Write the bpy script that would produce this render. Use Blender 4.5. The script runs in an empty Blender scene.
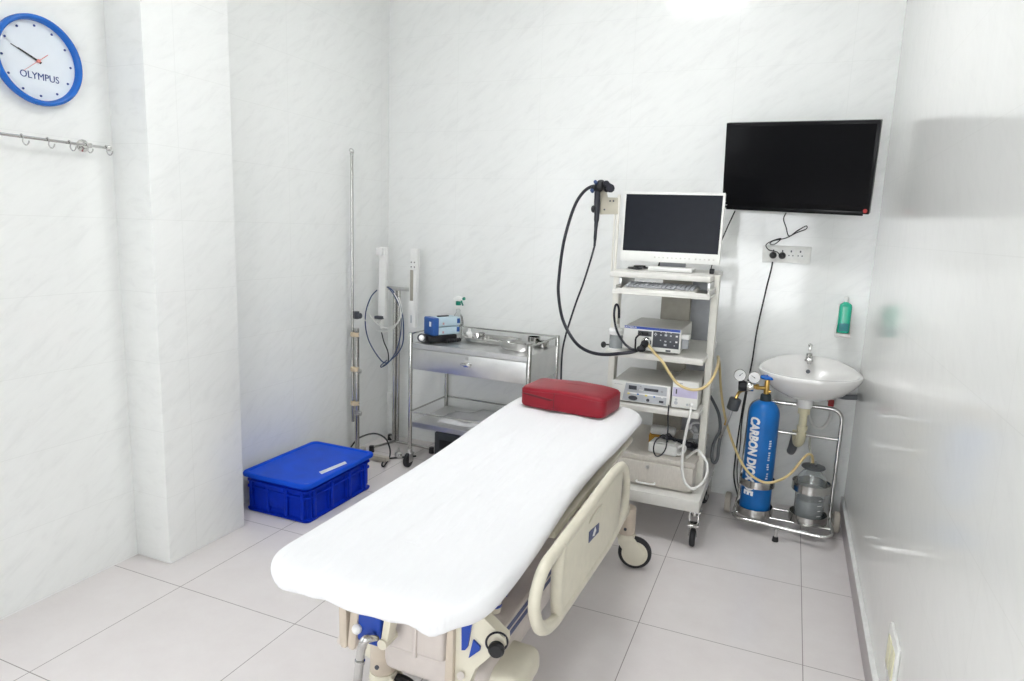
import bpy, bmesh, math, random
from mathutils import Vector, Matrix
random.seed(7)
SC = bpy.context.scene
COL = SC.collection
PI = math.pi
V = Vector

# ------------------------------------------------------------------ materials
def nt(name):
    m = bpy.data.materials.new(name); m.use_nodes = True
    t = m.node_tree
    return m, t, t.nodes['Principled BSDF']
def N(t, typ, **kw):
    n = t.nodes.new(typ)
    for k, v in kw.items():
        if k.startswith('i_'):
            n.inputs[k[2:].replace('_', ' ')].default_value = v
        else:
            setattr(n, k, v)
    return n
def mat(name, col, rough=.45, metal=0.0, var=.06, scale=30, bump=0.0, bscale=200, spec=.5, trans=0, coat=0, ior=1.45, stretch=(1, 1, 1)):
    m, t, b = nt(name)
    tc = N(t, 'ShaderNodeTexCoord')
    mp = N(t, 'ShaderNodeMapping'); mp.inputs['Scale'].default_value = stretch
    t.links.new(tc.outputs['Object'], mp.inputs['Vector'])
    nz = N(t, 'ShaderNodeTexNoise'); nz.inputs['Scale'].default_value = scale; nz.inputs['Detail'].default_value = 4
    t.links.new(mp.outputs['Vector'], nz.inputs['Vector'])
    rp = N(t, 'ShaderNodeValToRGB')
    rp.color_ramp.elements[0].position = .3; rp.color_ramp.elements[1].position = .7
    rp.color_ramp.elements[0].color = [max(0, c * (1 - var)) for c in col] + [1]
    rp.color_ramp.elements[1].color = [min(1, c * (1 + var)) for c in col] + [1]
    t.links.new(nz.outputs['Fac'], rp.inputs['Fac'])
    t.links.new(rp.outputs['Color'], b.inputs['Base Color'])
    b.inputs['Roughness'].default_value = rough; b.inputs['Metallic'].default_value = metal
    b.inputs['Specular IOR Level'].default_value = spec; b.inputs['IOR'].default_value = ior
    b.inputs['Transmission Weight'].default_value = trans
    b.inputs['Coat Weight'].default_value = coat
    if bump:
        n2 = N(t, 'ShaderNodeTexNoise'); n2.inputs['Scale'].default_value = bscale; n2.inputs['Detail'].default_value = 3
        t.links.new(mp.outputs['Vector'], n2.inputs['Vector'])
        bp = N(t, 'ShaderNodeBump'); bp.inputs['Strength'].default_value = min(1, bump); bp.inputs['Distance'].default_value = .002 if bump < 1 else .012
        t.links.new(n2.outputs['Fac'], bp.inputs['Height']); t.links.new(bp.outputs['Normal'], b.inputs['Normal'])
    return m
def emit(name, col, s):
    m = bpy.data.materials.new(name); m.use_nodes = True; t = m.node_tree
    t.nodes.remove(t.nodes['Principled BSDF'])
    e = N(t, 'ShaderNodeEmission'); e.inputs['Color'].default_value = (*col, 1); e.inputs['Strength'].default_value = s
    t.links.new(e.outputs[0], t.nodes['Material Output'].inputs[0])
    return m

def math_node(t, op, a, b=None):
    n = N(t, 'ShaderNodeMath', operation=op)
    for i, v in enumerate((a, b)):
        if v is None: continue
        if isinstance(v, (int, float)): n.inputs[i].default_value = v
        else: t.links.new(v, n.inputs[i])
    return n.outputs[0]
def joint(t, coord, size, phase, half):
    u = math_node(t, 'DIVIDE', math_node(t, 'SUBTRACT', coord, phase), size)
    fr = math_node(t, 'FRACT', math_node(t, 'ADD', u, 100.5))
    d = math_node(t, 'MULTIPLY', math_node(t, 'ABSOLUTE', math_node(t, 'SUBTRACT', fr, .5)), size)
    return math_node(t, 'LESS_THAN', d, half)

def wall_tile(name, axis, wa=.9, pa=0., wz=.3, pz=1.508, col=(.855, .865, .848), rough=.10, jw=.0012, jstr=.13, vein=.36):
    m, t, b = nt(name)
    tc = N(t, 'ShaderNodeTexCoord'); sx = N(t, 'ShaderNodeSeparateXYZ')
    t.links.new(tc.outputs['Object'], sx.inputs[0])
    j1 = joint(t, sx.outputs[axis], wa, pa, jw); j2 = joint(t, sx.outputs[2], wz, pz, jw)
    j = math_node(t, 'MAXIMUM', j1, j2)
    # diagonal stone veins
    mr = N(t, 'ShaderNodeMapping'); mp = N(t, 'ShaderNodeMapping')
    ang = .62
    if axis == 1: mr.inputs['Rotation'].default_value = (-ang, 0, 0); mp.inputs['Scale'].default_value = (3, 2.0, 8)
    else: mr.inputs['Rotation'].default_value = (0, ang, 0); mp.inputs['Scale'].default_value = (2.0, 3, 8)
    t.links.new(tc.outputs['Object'], mr.inputs[0]); t.links.new(mr.outputs[0], mp.inputs[0])
    nz = N(t, 'ShaderNodeTexNoise'); nz.inputs['Scale'].default_value = 3.4; nz.inputs['Detail'].default_value = 9; nz.inputs['Roughness'].default_value = .66; nz.inputs['Distortion'].default_value = .6
    t.links.new(mp.outputs[0], nz.inputs['Vector'])
    rp = N(t, 'ShaderNodeValToRGB'); e = rp.color_ramp.elements
    lo = [c * (1 - .11 * vein) for c in col]; hi = [min(1, c * (1 + .05 * vein)) for c in col]
    e[0].position = .34; e[0].color = (*lo, 1); e[1].position = .62; e[1].color = (*hi, 1)
    k = rp.color_ramp.elements.new(.47); k.color = (*col, 1)
    t.links.new(nz.outputs['Fac'], rp.inputs['Fac'])
    mx = N(t, 'ShaderNodeMix', data_type='RGBA'); mx.inputs[7].default_value = (.42, .42, .39, 1)
    t.links.new(math_node(t, 'MULTIPLY', j, jstr), mx.inputs[0]); t.links.new(rp.outputs['Color'], mx.inputs[6])
    t.links.new(mx.outputs[2], b.inputs['Base Color'])
    b.inputs['Roughness'].default_value = rough
    n2 = N(t, 'ShaderNodeTexNoise'); n2.inputs['Scale'].default_value = 3.0; n2.inputs['Detail'].default_value = 2
    mp2 = N(t, 'ShaderNodeMapping'); mp2.inputs['Scale'].default_value = (4, 4, .6); t.links.new(tc.outputs['Object'], mp2.inputs[0])
    t.links.new(mp2.outputs[0], n2.inputs['Vector'])
    bp = N(t, 'ShaderNodeBump'); bp.inputs['Strength'].default_value = .03; bp.inputs['Distance'].default_value = .01
    t.links.new(n2.outputs['Fac'], bp.inputs['Height']); t.links.new(bp.outputs['Normal'], b.inputs['Normal'])
    return m
def floor_tile(name):
    m, t, b = nt(name)
    tc = N(t, 'ShaderNodeTexCoord'); sx = N(t, 'ShaderNodeSeparateXYZ'); t.links.new(tc.outputs['Object'], sx.inputs[0])
    j = math_node(t, 'MAXIMUM', joint(t, sx.outputs[0], .6, -2.224, .0017), joint(t, sx.outputs[1], .6, 1.842, .0017))
    nz = N(t, 'ShaderNodeTexNoise'); nz.inputs['Scale'].default_value = 5; nz.inputs['Detail'].default_value = 8; nz.inputs['Roughness'].default_value = .7
    t.links.new(tc.outputs['Object'], nz.inputs['Vector'])
    rp = N(t, 'ShaderNodeValToRGB'); e = rp.color_ramp.elements
    e[0].position = .3; e[0].color = (.725, .68, .67, 1); e[1].position = .7; e[1].color = (.775, .738, .728, 1)
    t.links.new(nz.outputs['Fac'], rp.inputs['Fac'])
    mx = N(t, 'ShaderNodeMix', data_type='RGBA'); mx.inputs[7].default_value = (.22, .19, .18, 1)
    t.links.new(math_node(t, 'MULTIPLY', j, .75), mx.inputs[0]); t.links.new(rp.outputs['Color'], mx.inputs[6])
    t.links.new(mx.outputs[2], b.inputs['Base Color']); b.inputs['Roughness'].default_value = .17
    b.inputs['Specular IOR Level'].default_value = .4
    return m

M = {}
M['ceil'] = mat('ceiling_paint', (.9, .9, .89), .8)
M['steel'] = mat('brushed_steel', (.50, .495, .475), .2, 1.0, .08, 60, stretch=(1, 1, 8))
M['steel_plate'] = mat('steel_sheet', (.64, .64, .635), .36, 1.0, .05, 12)
M['chrome'] = mat('chrome', (.62, .615, .60), .09, 1.0, .03)
M['dull_chrome'] = mat('dull_chrome', (.55, .55, .54), .3, 1.0, .06)
M['black'] = mat('black_plastic', (.012, .012, .014), .4, bump=.1)
M['rubber'] = mat('black_rubber', (.02, .02, .022), .6, bump=.2)
M['hose_black'] = mat('black_sheath', (.012, .012, .02), .28)
M['navy_hose'] = mat('navy_cable', (.03, .06, .16), .35)
M['white_plastic'] = mat('white_plastic', (.84, .84, .82), .35, var=.02)
M['white_cable'] = mat('white_cable', (.78, .78, .75), .4)
M['ivory'] = mat('ivory_enamel', (.78, .765, .70), .38, var=.03)
M['ivory_shelf'] = mat('ivory_laminate', (.74, .725, .68), .35, var=.03)
M['drawer'] = mat('beige_laminate', (.64, .60, .545), .42, var=.05, scale=140, stretch=(1, 1, .3))
M['device'] = mat('device_shell', (.80, .80, .77), .4, var=.02)
M['device_top'] = mat('device_top_metal', (.62, .61, .57), .4, 0, .04)
M['panel_dark'] = mat('dark_panel', (.06, .065, .08), .35)
M['panel_grey'] = mat('grey_panel', (.50, .52, .55), .45)
M['blue_stripe'] = mat('blue_print', (.03, .08, .42), .4)
M['lilac'] = mat('lilac_panel', (.56, .52, .70), .4)
M['yellow'] = mat('yellow_print', (.85, .72, .18), .5)
M['blue_print'] = mat('blue_key_print', (.05, .16, .5), .5)
M['print_white'] = mat('white_print', (.85, .85, .85), .5)
M['print_grey'] = mat('grey_print', (.35, .36, .38), .5)
M['khaki'] = mat('khaki_steel', (.50, .47, .38), .42, var=.03)
M['duct'] = mat('duct_grey', (.36, .34, .29), .5, var=.05)
M['screen'] = mat('black_screen', (.014, .016, .022), .3, spec=.12)
M['tv_screen'] = mat('tv_black_glass', (.004, .004, .005), .10, spec=.12)
M['tv_body'] = mat('tv_black_gloss', (.005, .005, .006), .2, spec=.2)
M['bezel'] = mat('monitor_white', (.82, .82, .79), .35, var=.02)
M['red'] = mat('red_leather', (.25, .011, .022), .36, var=.10, scale=14, bump=.35, bscale=90, spec=.3)
M['red_dark'] = mat('red_leather_seam', (.10, .006, .01), .5)
M['sheet'] = mat('white_cotton', (.80, .80, .81), .9, var=.01, scale=5, bump=1.0, bscale=5.5, spec=.2, stretch=(3.6, .75, 1))
M['bed_ivory'] = mat('bed_ivory_plastic', (.71, .67, .55), .38, var=.03)
M['bed_beige'] = mat('bed_beige_metal', (.58, .50, .41), .42, var=.04)
M['bed_pale'] = mat('bed_pale_panel', (.66, .60, .56), .45, var=.03)
M['bed_blue'] = mat('bed_blue_plastic', (.015, .06, .36), .35)
M['navy'] = mat('navy_print', (.03, .05, .16), .4)
M['crate'] = mat('blue_crate_plastic', (.004, .030, .44), .38, var=.12, scale=25, bump=.1, spec=.1)
M['crate_lid'] = mat('blue_lid_plastic', (.008, .080, .64), .36, var=.10, scale=9, bump=.12, spec=.12)
M['sticker'] = mat('white_sticker', (.75, .78, .82), .6)
M['clock_blue'] = mat('clock_blue', (.010, .13, .52), .22, var=.03)
M['clock_face'] = mat('clock_white', (.74, .79, .84), .4, var=.01)
M['clock_ink'] = mat('clock_navy_ink', (.02, .05, .22), .5)
M['pink'] = mat('second_hand_red', (.75, .25, .22), .4)
M['porcelain'] = mat('porcelain', (.84, .83, .81), .10, var=.01, coat=.4)
M['gas_blue'] = mat('gas_blue_paint', (.006, .14, .46), .3, var=.16, scale=9, bump=.1, bscale=30)
M['gas_neck'] = mat('dark_neck_paint', (.02, .03, .035), .5)
M['brass'] = mat('brass', (.62, .40, .12), .28, 1.0, .08)
M['dial'] = mat('dial_white', (.8, .8, .8), .3)
M['rubber_tan'] = mat('latex_tube', (.66, .52, .26), .35, var=.05)
M['clear_hose'] = mat('clear_hose', (.72, .70, .62), .25, trans=.35)
M['cream_pipe'] = mat('cream_pvc', (.72, .67, .47), .4)
M['grey_pipe'] = mat('grey_pvc', (.16, .17, .18), .5)
M['red_valve'] = mat('red_valve', (.42, .03, .03), .4)
M['green_soap'] = mat('green_soap', (.02, .46, .30), .25, var=.04, coat=.4)
M['green_label'] = mat('teal_label', (.03, .22, .24), .4)
M['holder_clear'] = mat('frosted_holder', (.82, .78, .76), .35)
M['spray_green'] = mat('spray_green', (.0, .22, .14), .4)
M['glass'] = mat('clear_glass', (.93, .95, .95), .04, var=.0, trans=.95, ior=1.3)
M['water'] = mat('grey_water', (.55, .58, .60), .08, trans=.55, ior=1.33)
M['box_blue'] = mat('box_blue', (.025, .10, .34), .4)
M['box_pale'] = mat('box_pale_blue', (.50, .64, .72), .4, var=.03)
M['box_print'] = mat('box_pink_print', (.55, .32, .34), .5)
M['film'] = mat('plastic_bag', (.82, .82, .83), .22, var=.05, trans=.25, bump=.6, bscale=30)
M['tape'] = mat('tan_tape', (.66, .54, .38), .55)
M['orange'] = mat('orange_box', (.62, .33, .05), .5)
M['mask_grey'] = mat('grey_silicone', (.36, .37, .38), .4)
M['grey_lid'] = mat('grey_lid', (.07, .075, .08), .4)
M['dark_box'] = mat('dark_grey_casing', (.05, .055, .06), .5)
M['sponge'] = mat('beige_wheel', (.50, .46, .40), .6)
M['trim'] = mat('skirting_tile', (.47, .43, .43), .35, var=.05, scale=6)
M['grout'] = mat('white_grout', (.80, .80, .78), .6)
M['switch'] = mat('switch_white', (.85, .85, .82), .3)
M['switch_key'] = mat('switch_cream', (.80, .77, .55), .35)
M['lens_light'] = emit('ceiling_light_diffuser', (.975, .985, 1.0), 21.0)
M['up_fill'] = emit('up_fill_glow', (.975, .985, 1.0), 13.5)  # added upward glow, lifts the ambient light off the ceiling
M['daylight'] = emit('window_daylight', (.93, .97, 1.0), 2.0)
M['fill_front'] = emit('fill_window_glow', (.95, .975, 1.0), 6.6)  # frontal fill glow for the added window behind the viewpoint
M['alu'] = mat('window_aluminium', (.75, .75, .74), .4, .3)
M['wall_left'] = wall_tile('stone_tile_left', 1, .9, 3.0)
M['wall_back'] = wall_tile('stone_tile_back', 0, .57, -1.53, pz=1.535, jw=.0011, jstr=.11)
M['wall_right'] = wall_tile('stone_tile_right', 1, .9, .55, col=(.83, .832, .805), rough=.13, jstr=.10, vein=.2)
M['floor'] = floor_tile('floor_stone_tile')

# ------------------------------------------------------------------ mesh builder
class B:
    def __init__(s): s.bm = bmesh.new(); s.mi = 0
    def _fin(s, n0):
        s.bm.faces.ensure_lookup_table()
        for f in s.bm.faces[n0:]: f.material_index = s.mi
    def m(s, i): s.mi = i; return s
    def box(s, c, d, bev=0, seg=2, R=None):
        """box centre c, dims d, optional rotation matrix R about c"""
        old = set(s.bm.faces)
        r = bmesh.ops.create_cube(s.bm, size=1)
        vs = r['verts']
        bmesh.ops.scale(s.bm, vec=d, verts=vs)
        if bev:
            es = list({e for v in vs for e in v.link_edges})
            q = bmesh.ops.bevel(s.bm, geom=es, offset=bev, segments=seg, affect='EDGES', profile=.5)
            fs = [f for f in s.bm.faces if f not in old]
            vs = list({v for f in fs for v in f.verts})
        T = Matrix.Translation(V(c)) @ (R.to_4x4() if R else Matrix())
        bmesh.ops.transform(s.bm, matrix=T, verts=vs)
        for f in s.bm.faces:
            if f not in old: f.material_index = s.mi
        return s
    def rings(s, rings, cap0=True, cap1=True, closed=False):
        vv = [[s.bm.verts.new(p) for p in r] for r in rings]
        n = len(vv[0]); k = len(vv)
        for a in range(k if closed else k - 1):
            A, Bq = vv[a], vv[(a + 1) % k]
            for i in range(n):
                f = s.bm.faces.new((A[i], A[(i + 1) % n], Bq[(i + 1) % n], Bq[i])); f.material_index = s.mi
        if not closed:
            if cap0: f = s.bm.faces.new(list(reversed(vv[0]))); f.material_index = s.mi
            if cap1: f = s.bm.faces.new(vv[-1]); f.material_index = s.mi
        return s
    def tube(s, pts, r, n=10, smooth=0, closed=False, flat=1.0):
        P = [V(p) for p in pts]
        if smooth: P = crom(P, smooth, closed)
        k = len(P)
        rr = r if isinstance(r, (list, tuple)) else None
        T = []
        for i in range(k):
            a = P[(i - 1) % k] if (closed or i > 0) else P[i]; b = P[(i + 1) % k] if (closed or i < k - 1) else P[i]
            d = (b - a); T.append(d.normalized() if d.length > 1e-9 else V((0, 0, 1)))
        u = T[0].orthogonal().normalized()
        if abs(T[0].z) < .9: u = (V((0, 0, 1)) - T[0] * T[0].z).normalized()
        out = []
        for i in range(k):
            if i: u = (u - T[i] * u.dot(T[i])); u.normalize()
            w = T[i].cross(u)
            ri = (rr[min(len(rr) - 1, int(i * len(rr) / k))] if rr else r)
            out.append([P[i] + u * math.cos(2 * PI * j / n) * ri + w * math.sin(2 * PI * j / n) * ri * flat for j in range(n)])
        if closed:
            s.rings(out, closed=True)
        else: s.rings(out)
        return s
    def cyl(s, p0, p1, r, r2=None, n=24, bev=0):
        p0, p1 = V(p0), V(p1); t = (p1 - p0); L = t.length; t.normalize()
        u = t.orthogonal().normalized(); w = t.cross(u); r2 = r if r2 is None else r2
        pr = [(0, r), (L, r2)]
        if bev: pr = [(0, r - bev), (bev * .3, r - bev * .3), (bev, r), (L - bev, r2), (L - bev * .3, r2 - bev * .3), (L, r2 - bev)]
        s.rings([[p0 + t * h + (u * math.cos(2 * PI * j / n) + w * math.sin(2 * PI * j / n)) * q for j in range(n)] for h, q in pr])
        return s
    def lathe(s, c, prof, n=32, axis=(0, 0, 1), closed=False):
        c = V(c); t = V(axis).normalized(); u = t.orthogonal().normalized(); w = t.cross(u)
        s.rings([[c + t * h + (u * math.cos(2 * PI * j / n) + w * math.sin(2 * PI * j / n)) * max(q, 1e-4) for j in range(n)] for q, h in prof], closed=closed)
        return s
    def prism(s, poly, d, bev=0, seg=2):
        """planar polygon (3-D points) extruded along vector d"""
        old = set(s.bm.faces)
        a = [s.bm.verts.new(p) for p in poly]; b = [s.bm.verts.new(V(p) + V(d)) for p in poly]
        n = len(a)
        f0 = s.bm.faces.new(a); f1 = s.bm.faces.new(list(reversed(b)))
        for i in range(n): s.bm.faces.new((a[i], b[i], b[(i + 1) % n], a[(i + 1) % n]))
        if bev:
            bmesh.ops.bevel(s.bm, geom=list(f0.edges) + list(f1.edges), offset=bev, segments=seg, affect='EDGES', profile=.5)
        fs = [f for f in s.bm.faces if f not in old]
        for f in fs: f.material_index = s.mi
        bmesh.ops.recalc_face_normals(s.bm, faces=fs)
        return s
    def ball(s, c, r, n=16, sc=(1, 1, 1)):
        old = set(s.bm.faces)
        q = bmesh.ops.create_uvsphere(s.bm, u_segments=n, v_segments=max(6, n // 2), radius=r)
        bmesh.ops.scale(s.bm, vec=sc, verts=q['verts']); bmesh.ops.translate(s.bm, vec=V(c), verts=q['verts'])
        for f in s.bm.faces:
            if f not in old: f.material_index = s.mi
        return s
    def grid(s, rows):
        vv = [[s.bm.verts.new(p) for p in r] for r in rows]
        for a in range(len(vv) - 1):
            for i in range(len(vv[0]) - 1):
                f = s.bm.faces.new((vv[a][i], vv[a][i + 1], vv[a + 1][i + 1], vv[a + 1][i])); f.material_index = s.mi
        return s
    def torus(s, c, R, r, axis=(0, 0, 1), n=36, k=10, sc=(1, 1)):
        c = V(c); t = V(axis).normalized(); u = t.orthogonal().normalized(); w = t.cross(u)
        s.tube([c + u * math.cos(2 * PI * j / n) * R * sc[0] + w * math.sin(2 * PI * j / n) * R * sc[1] for j in range(n)], r, k, closed=True)
        return s
    def ring_band(s, c, R, h, th, axis=(0, 0, 1), n=40):
        s.lathe(c, [(R, 0), (R, h), (R + th, h), (R + th, 0)], n, axis, closed=True); return s
    def xf(s, Mx, only=None):
        bmesh.ops.transform(s.bm, matrix=Mx, verts=only or s.bm.verts[:]); return s

def crom(P, k, closed=False):
    out = []; n = len(P)
    for i in range(n if closed else n - 1):
        if closed: a, b, c, d = P[(i - 1) % n], P[i], P[(i + 1) % n], P[(i + 2) % n]
        else:
            b, c = P[i], P[i + 1]; a = P[i - 1] if i else b * 2 - c; d = P[i + 2] if i + 2 < n else c * 2 - b
        for j in range(k):
            t = j / k
            out.append(.5 * ((2 * b) + (c - a) * t + (2 * a - 5 * b + 4 * c - d) * t * t + (3 * b - a - 3 * c + d) * t ** 3))
    if not closed: out.append(P[-1])
    return out
def fillet(P, r, k=5):
    """polyline with rounded corners"""
    P = [V(p) for p in P]; out = [P[0]]
    for i in range(1, len(P) - 1):
        a = (P[i - 1] - P[i]); b = (P[i + 1] - P[i]); q = min(r, a.length * .49, b.length * .49)
        A = P[i] + a.normalized() * q; Bp = P[i] + b.normalized() * q
        for j in range(k + 1):
            t = j / k; out.append(A * (1 - t) ** 2 + P[i] * 2 * t * (1 - t) + Bp * t * t)
    out.append(P[-1]); return out
def RZ(a): return Matrix.Rotation(a, 3, 'Z')
def RX(a): return Matrix.Rotation(a, 3, 'X')
def RY(a): return Matrix.Rotation(a, 3, 'Y')

def origin(o):
    p = V((0, 0, 0))
    while o is not None: p += o.location; o = o.parent
    return p
def obj(name, b, mats, parent=None, flat=False, label=None, ang=35):
    """link builder b (world coordinates) as ONE mesh object, under parent when given"""
    bm = b.bm if isinstance(b, B) else b
    bmesh.ops.recalc_face_normals(bm, faces=bm.faces[:])
    if parent is not None: bmesh.ops.translate(bm, vec=-origin(parent), verts=bm.verts[:])
    me = bpy.data.meshes.new(name); bm.to_mesh(me); bm.free()
    for x in (mats if isinstance(mats, (list, tuple)) else [mats]): me.materials.append(M[x] if isinstance(x, str) else x)
    if not flat:
        for p in me.polygons: p.use_smooth = True
        me.set_sharp_from_angle(angle=math.radians(ang))
    o = bpy.data.objects.new(name, me); COL.objects.link(o)
    if parent is not None: o.parent = parent
    if label: o['label'] = label
    return o
def thing(name, label, cat, loc, group=None):
    o = bpy.data.objects.new(name, None); COL.objects.link(o); o.location = loc; o.empty_display_size = .05
    o['label'] = label; o['category'] = cat
    if group: o['group'] = group
    return o
def solo(name, label, cat, b, mats, loc, group=None, ang=35):
    """a thing that is one mesh, its origin at loc"""
    bm = b.bm; bmesh.ops.translate(bm, vec=-V(loc), verts=bm.verts[:])
    o = obj(name, b, mats, ang=ang); o.location = loc
    o['label'] = label; o['category'] = cat
    if group: o['group'] = group
    return o
def struct(name, b, mats, parent=None):
    o = obj(name, b, mats, parent)
    if parent is None: o['kind'] = 'structure'
    return o
def text_bm(s, size, depth=.0006, fit=None, bold=0):
    """lettering as a bmesh in the XY plane, centred, facing +Z"""
    cu = bpy.data.curves.new('lettering', 'FONT'); cu.body = s; cu.size = size; cu.extrude = depth; cu.align_x = 'CENTER'; cu.align_y = 'CENTER'
    cu.resolution_u = 3; cu.offset = bold
    o = bpy.data.objects.new('lettering_source', cu); COL.objects.link(o)
    dg = bpy.context.evaluated_depsgraph_get(); dg.update()
    me = bpy.data.meshes.new_from_object(o.evaluated_get(dg))
    bpy.data.objects.remove(o); bpy.data.curves.remove(cu)
    b = B(); b.bm.from_mesh(me); bpy.data.meshes.remove(me)
    if fit:
        xs = [v.co.x for v in b.bm.verts]; ys = [v.co.y for v in b.bm.verts]
        w, h = max(xs) - min(xs), max(ys) - min(ys); cx, cy = (max(xs) + min(xs)) / 2, (max(ys) + min(ys)) / 2
        for v in b.bm.verts: v.co.x = (v.co.x - cx) * fit[0] / w; v.co.y = (v.co.y - cy) * fit[1] / h
    return b
def frame4(o, ex, ey):
    ex, ey = V(ex).normalized(), V(ey).normalized(); ez = ex.cross(ey)
    m = Matrix((ex, ey, ez)).transposed().to_4x4(); m.translation = V(o); return m

XL, XR, YB, YF, ZC = -2.62, .392, 3.99, -1.6, 3.75
# ------------------------------------------------------------------ room shell
b = B().box(((XL + XR) / 2, (YB + YF) / 2, -.05), (XR - XL + .4, YB - YF + .4, .1)); struct('floor', b, 'floor')
b = B().box(((XL + XR) / 2, (YB + YF) / 2, ZC + .05), (XR - XL + .4, YB - YF + .4, .1)); struct('ceiling', b, 'ceil')
wy0, wy1, wz0, wz1 = -.75, .95, .55, 2.40      # window opening in the left wall, before the clock
b = B(); x0 = XL - .075
b.box((x0, (YB + wy1) / 2 + .075, ZC / 2), (.15, YB - wy1 + .15, ZC)); b.box((x0, (YF + wy0) / 2 - .075, ZC / 2), (.15, wy0 - YF + .15, ZC))
b.box((x0, (wy0 + wy1) / 2, wz0 / 2), (.15, wy1 - wy0, wz0)); b.box((x0, (wy0 + wy1) / 2, (wz1 + ZC) / 2), (.15, wy1 - wy0, ZC - wz1))
struct('wall_left', b, 'wall_left')
b = B().box(((XL + XR) / 2, YB + .075, ZC / 2), (XR - XL + .3, .15, ZC)); struct('wall_back', b, 'wall_back')
b = B().box((XR + .075, (YB + YF) / 2, ZC / 2), (.15, YB - YF + .3, ZC)); struct('wall_right', b, 'wall_right')
b = B().box(((XL - .01 - 2.415) / 2, (1.955 + 2.392) / 2, ZC / 2), (2.63 - 2.415, .437, ZC), .004, 2); struct('pillar_left', b, 'wall_left')
fx0, fx1, fz0, fz1 = -1.15, .20, .50, 2.35      # opening for the added fill window, in the wall behind the viewpoint
yf = YF - .075; b = B()
b.box(((XL + fx0) / 2 - .075, yf, ZC / 2), (fx0 - XL + .15, .15, ZC)); b.box(((XR + fx1) / 2 + .075, yf, ZC / 2), (XR - fx1 + .15, .15, ZC))
b.box(((fx0 + fx1) / 2, yf, fz0 / 2), (fx1 - fx0, .15, fz0)); b.box(((fx0 + fx1) / 2, yf, (fz1 + ZC) / 2), (fx1 - fx0, .15, ZC - fz1))
struct('wall_front', b, 'wall_back')
w = thing('fill_window', '', '', ((fx0 + fx1) / 2, yf, fz0)); del w['label']; del w['category']; w['kind'] = 'structure'  # unseen window added to brighten the lower back of the room
b = B(); xm = (fx0 + fx1) / 2
for x in (fx0 + .025, fx1 - .025, xm): b.box((x, yf + .02, (fz0 + fz1) / 2), (.05, .07, fz1 - fz0), .004)
for z in (fz0 + .025, fz1 - .025, 1.55): b.box((xm, yf + .02, z), (fx1 - fx0, .07, .05), .004)
obj('window_frame', b, 'alu', w)
b = B().box((xm, yf - .02, (fz0 + fz1) / 2), (fx1 - fx0, .012, fz1 - fz0)); obj('window_pane', b, 'fill_front', w)  # glowing pane of the added window, works as frontal fill
w = thing('window_1', '', '', (x0, (wy0 + wy1) / 2, wz0)); del w['label']; del w['category']; w['kind'] = 'structure'
b = B(); ym = (wy0 + wy1) / 2
for y in (wy0 + .025, wy1 - .025): b.box((x0 + .02, y, (wz0 + wz1) / 2), (.07, .05, wz1 - wz0), .004)
for z in (wz0 + .025, wz1 - .025, 1.62): b.box((x0 + .02, ym, z), (.07, wy1 - wy0, .05), .004)
for k in (1, 2): b.box((x0 + .02, wy0 + (wy1 - wy0) * k / 3, (wz0 + wz1) / 2), (.06, .045, wz1 - wz0), .004)
obj('window_frame', b, 'alu', w)
b = B().box((x0 - .02, ym, (wz0 + wz1) / 2), (.012, wy1 - wy0, wz1 - wz0)); obj('window_pane', b, 'daylight', w)
# skirting along the right wall, white grout ledge on top
b = B().box((XR - .006, (YB + YF) / 2, .052), (.016, YB - YF - .004, .104), .002)
bb = struct('baseboard_right', b, 'trim')
b = B().box((XR - .007, (YB + YF) / 2, .107), (.020, YB - YF - .004, .010), .003); struct('trim_1', b, 'grout')

# ceiling light; its deep housing and upward panel are added to shape the light
for i, (x, y) in enumerate(((-.80, 2.36),)):
    t = thing('ceiling_light', ('white pendant lamp above the head of the stretcher, deep housing and uplight added to shape the light',)[i], 'light', (x, y, ZC - .47))
    zl = ZC - .36
    b = B()
    for dx, dy in ((1, 0), (-1, 0), (0, 1), (0, -1)): b.box((x + dx * .31, y + dy * .31, zl), (.02 if dx else .64, .02 if dy else .60, .22), .002)
    b.box((x, y, zl + .085), (.60, .60, .010)); obj('housing', b, 'white_plastic', t)  # deep sides added to shade the upper walls and hide the lamp's reflection
    b = B().box((x, y, zl + .068), (.58, .58, .02), .004); obj('diffuser', b, 'lens_light', t)
    b = B().box((x, y, zl + .100), (.58, .58, .016), .004); obj('up_fill_panel', b, 'up_fill', t)  # extra emitter added to bounce fill light off the ceiling
    for dx in (-.25, .25):
        b = B().cyl((x + dx, y, zl + .10), (x + dx, y, ZC - .002), .006, n=10); obj('hanger_rod', b, 'chrome', t)

# ------------------------------------------------------------------ wall clock
cy, cz, cr = 1.672, 2.064, .150
X0 = XL + .002
t = thing('wall_clock', 'round white wall clock with a thick blue rim high on the left wall', 'clock', (X0, cy, cz))
def ck(a, r): return V((0, math.sin(a) * r, math.cos(a) * r)) + V((0, cy, cz))   # a clockwise from 12 as seen from the room (+x side): right is +y
b = B().lathe((X0, cy, cz), [(cr - .006, 0), (cr + .002, .004), (cr + .007, .016), (cr + .006, .03), (cr + .001, .036), (cr - .006, .036), (cr - .011, .030), (cr - .013, .014), (cr - .014, .0)], 64, (1, 0, 0), closed=True)
obj('rim', b, 'clock_blue', t, ang=60)
b = B().lathe((X0, cy, cz), [(cr - .012, .001), (cr - .012, .012)], 64, (1, 0, 0)); face = obj('dial', b, 'clock_face', t)
for k in range(12):
    p = ck(k * PI / 6 - .02, cr - .029); b = B().cyl((X0 + .0122, p.y, p.z), (X0 + .0138, p.y, p.z), .0042, n=12); obj('hour_dot', b, 'clock_ink', face)
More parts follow.
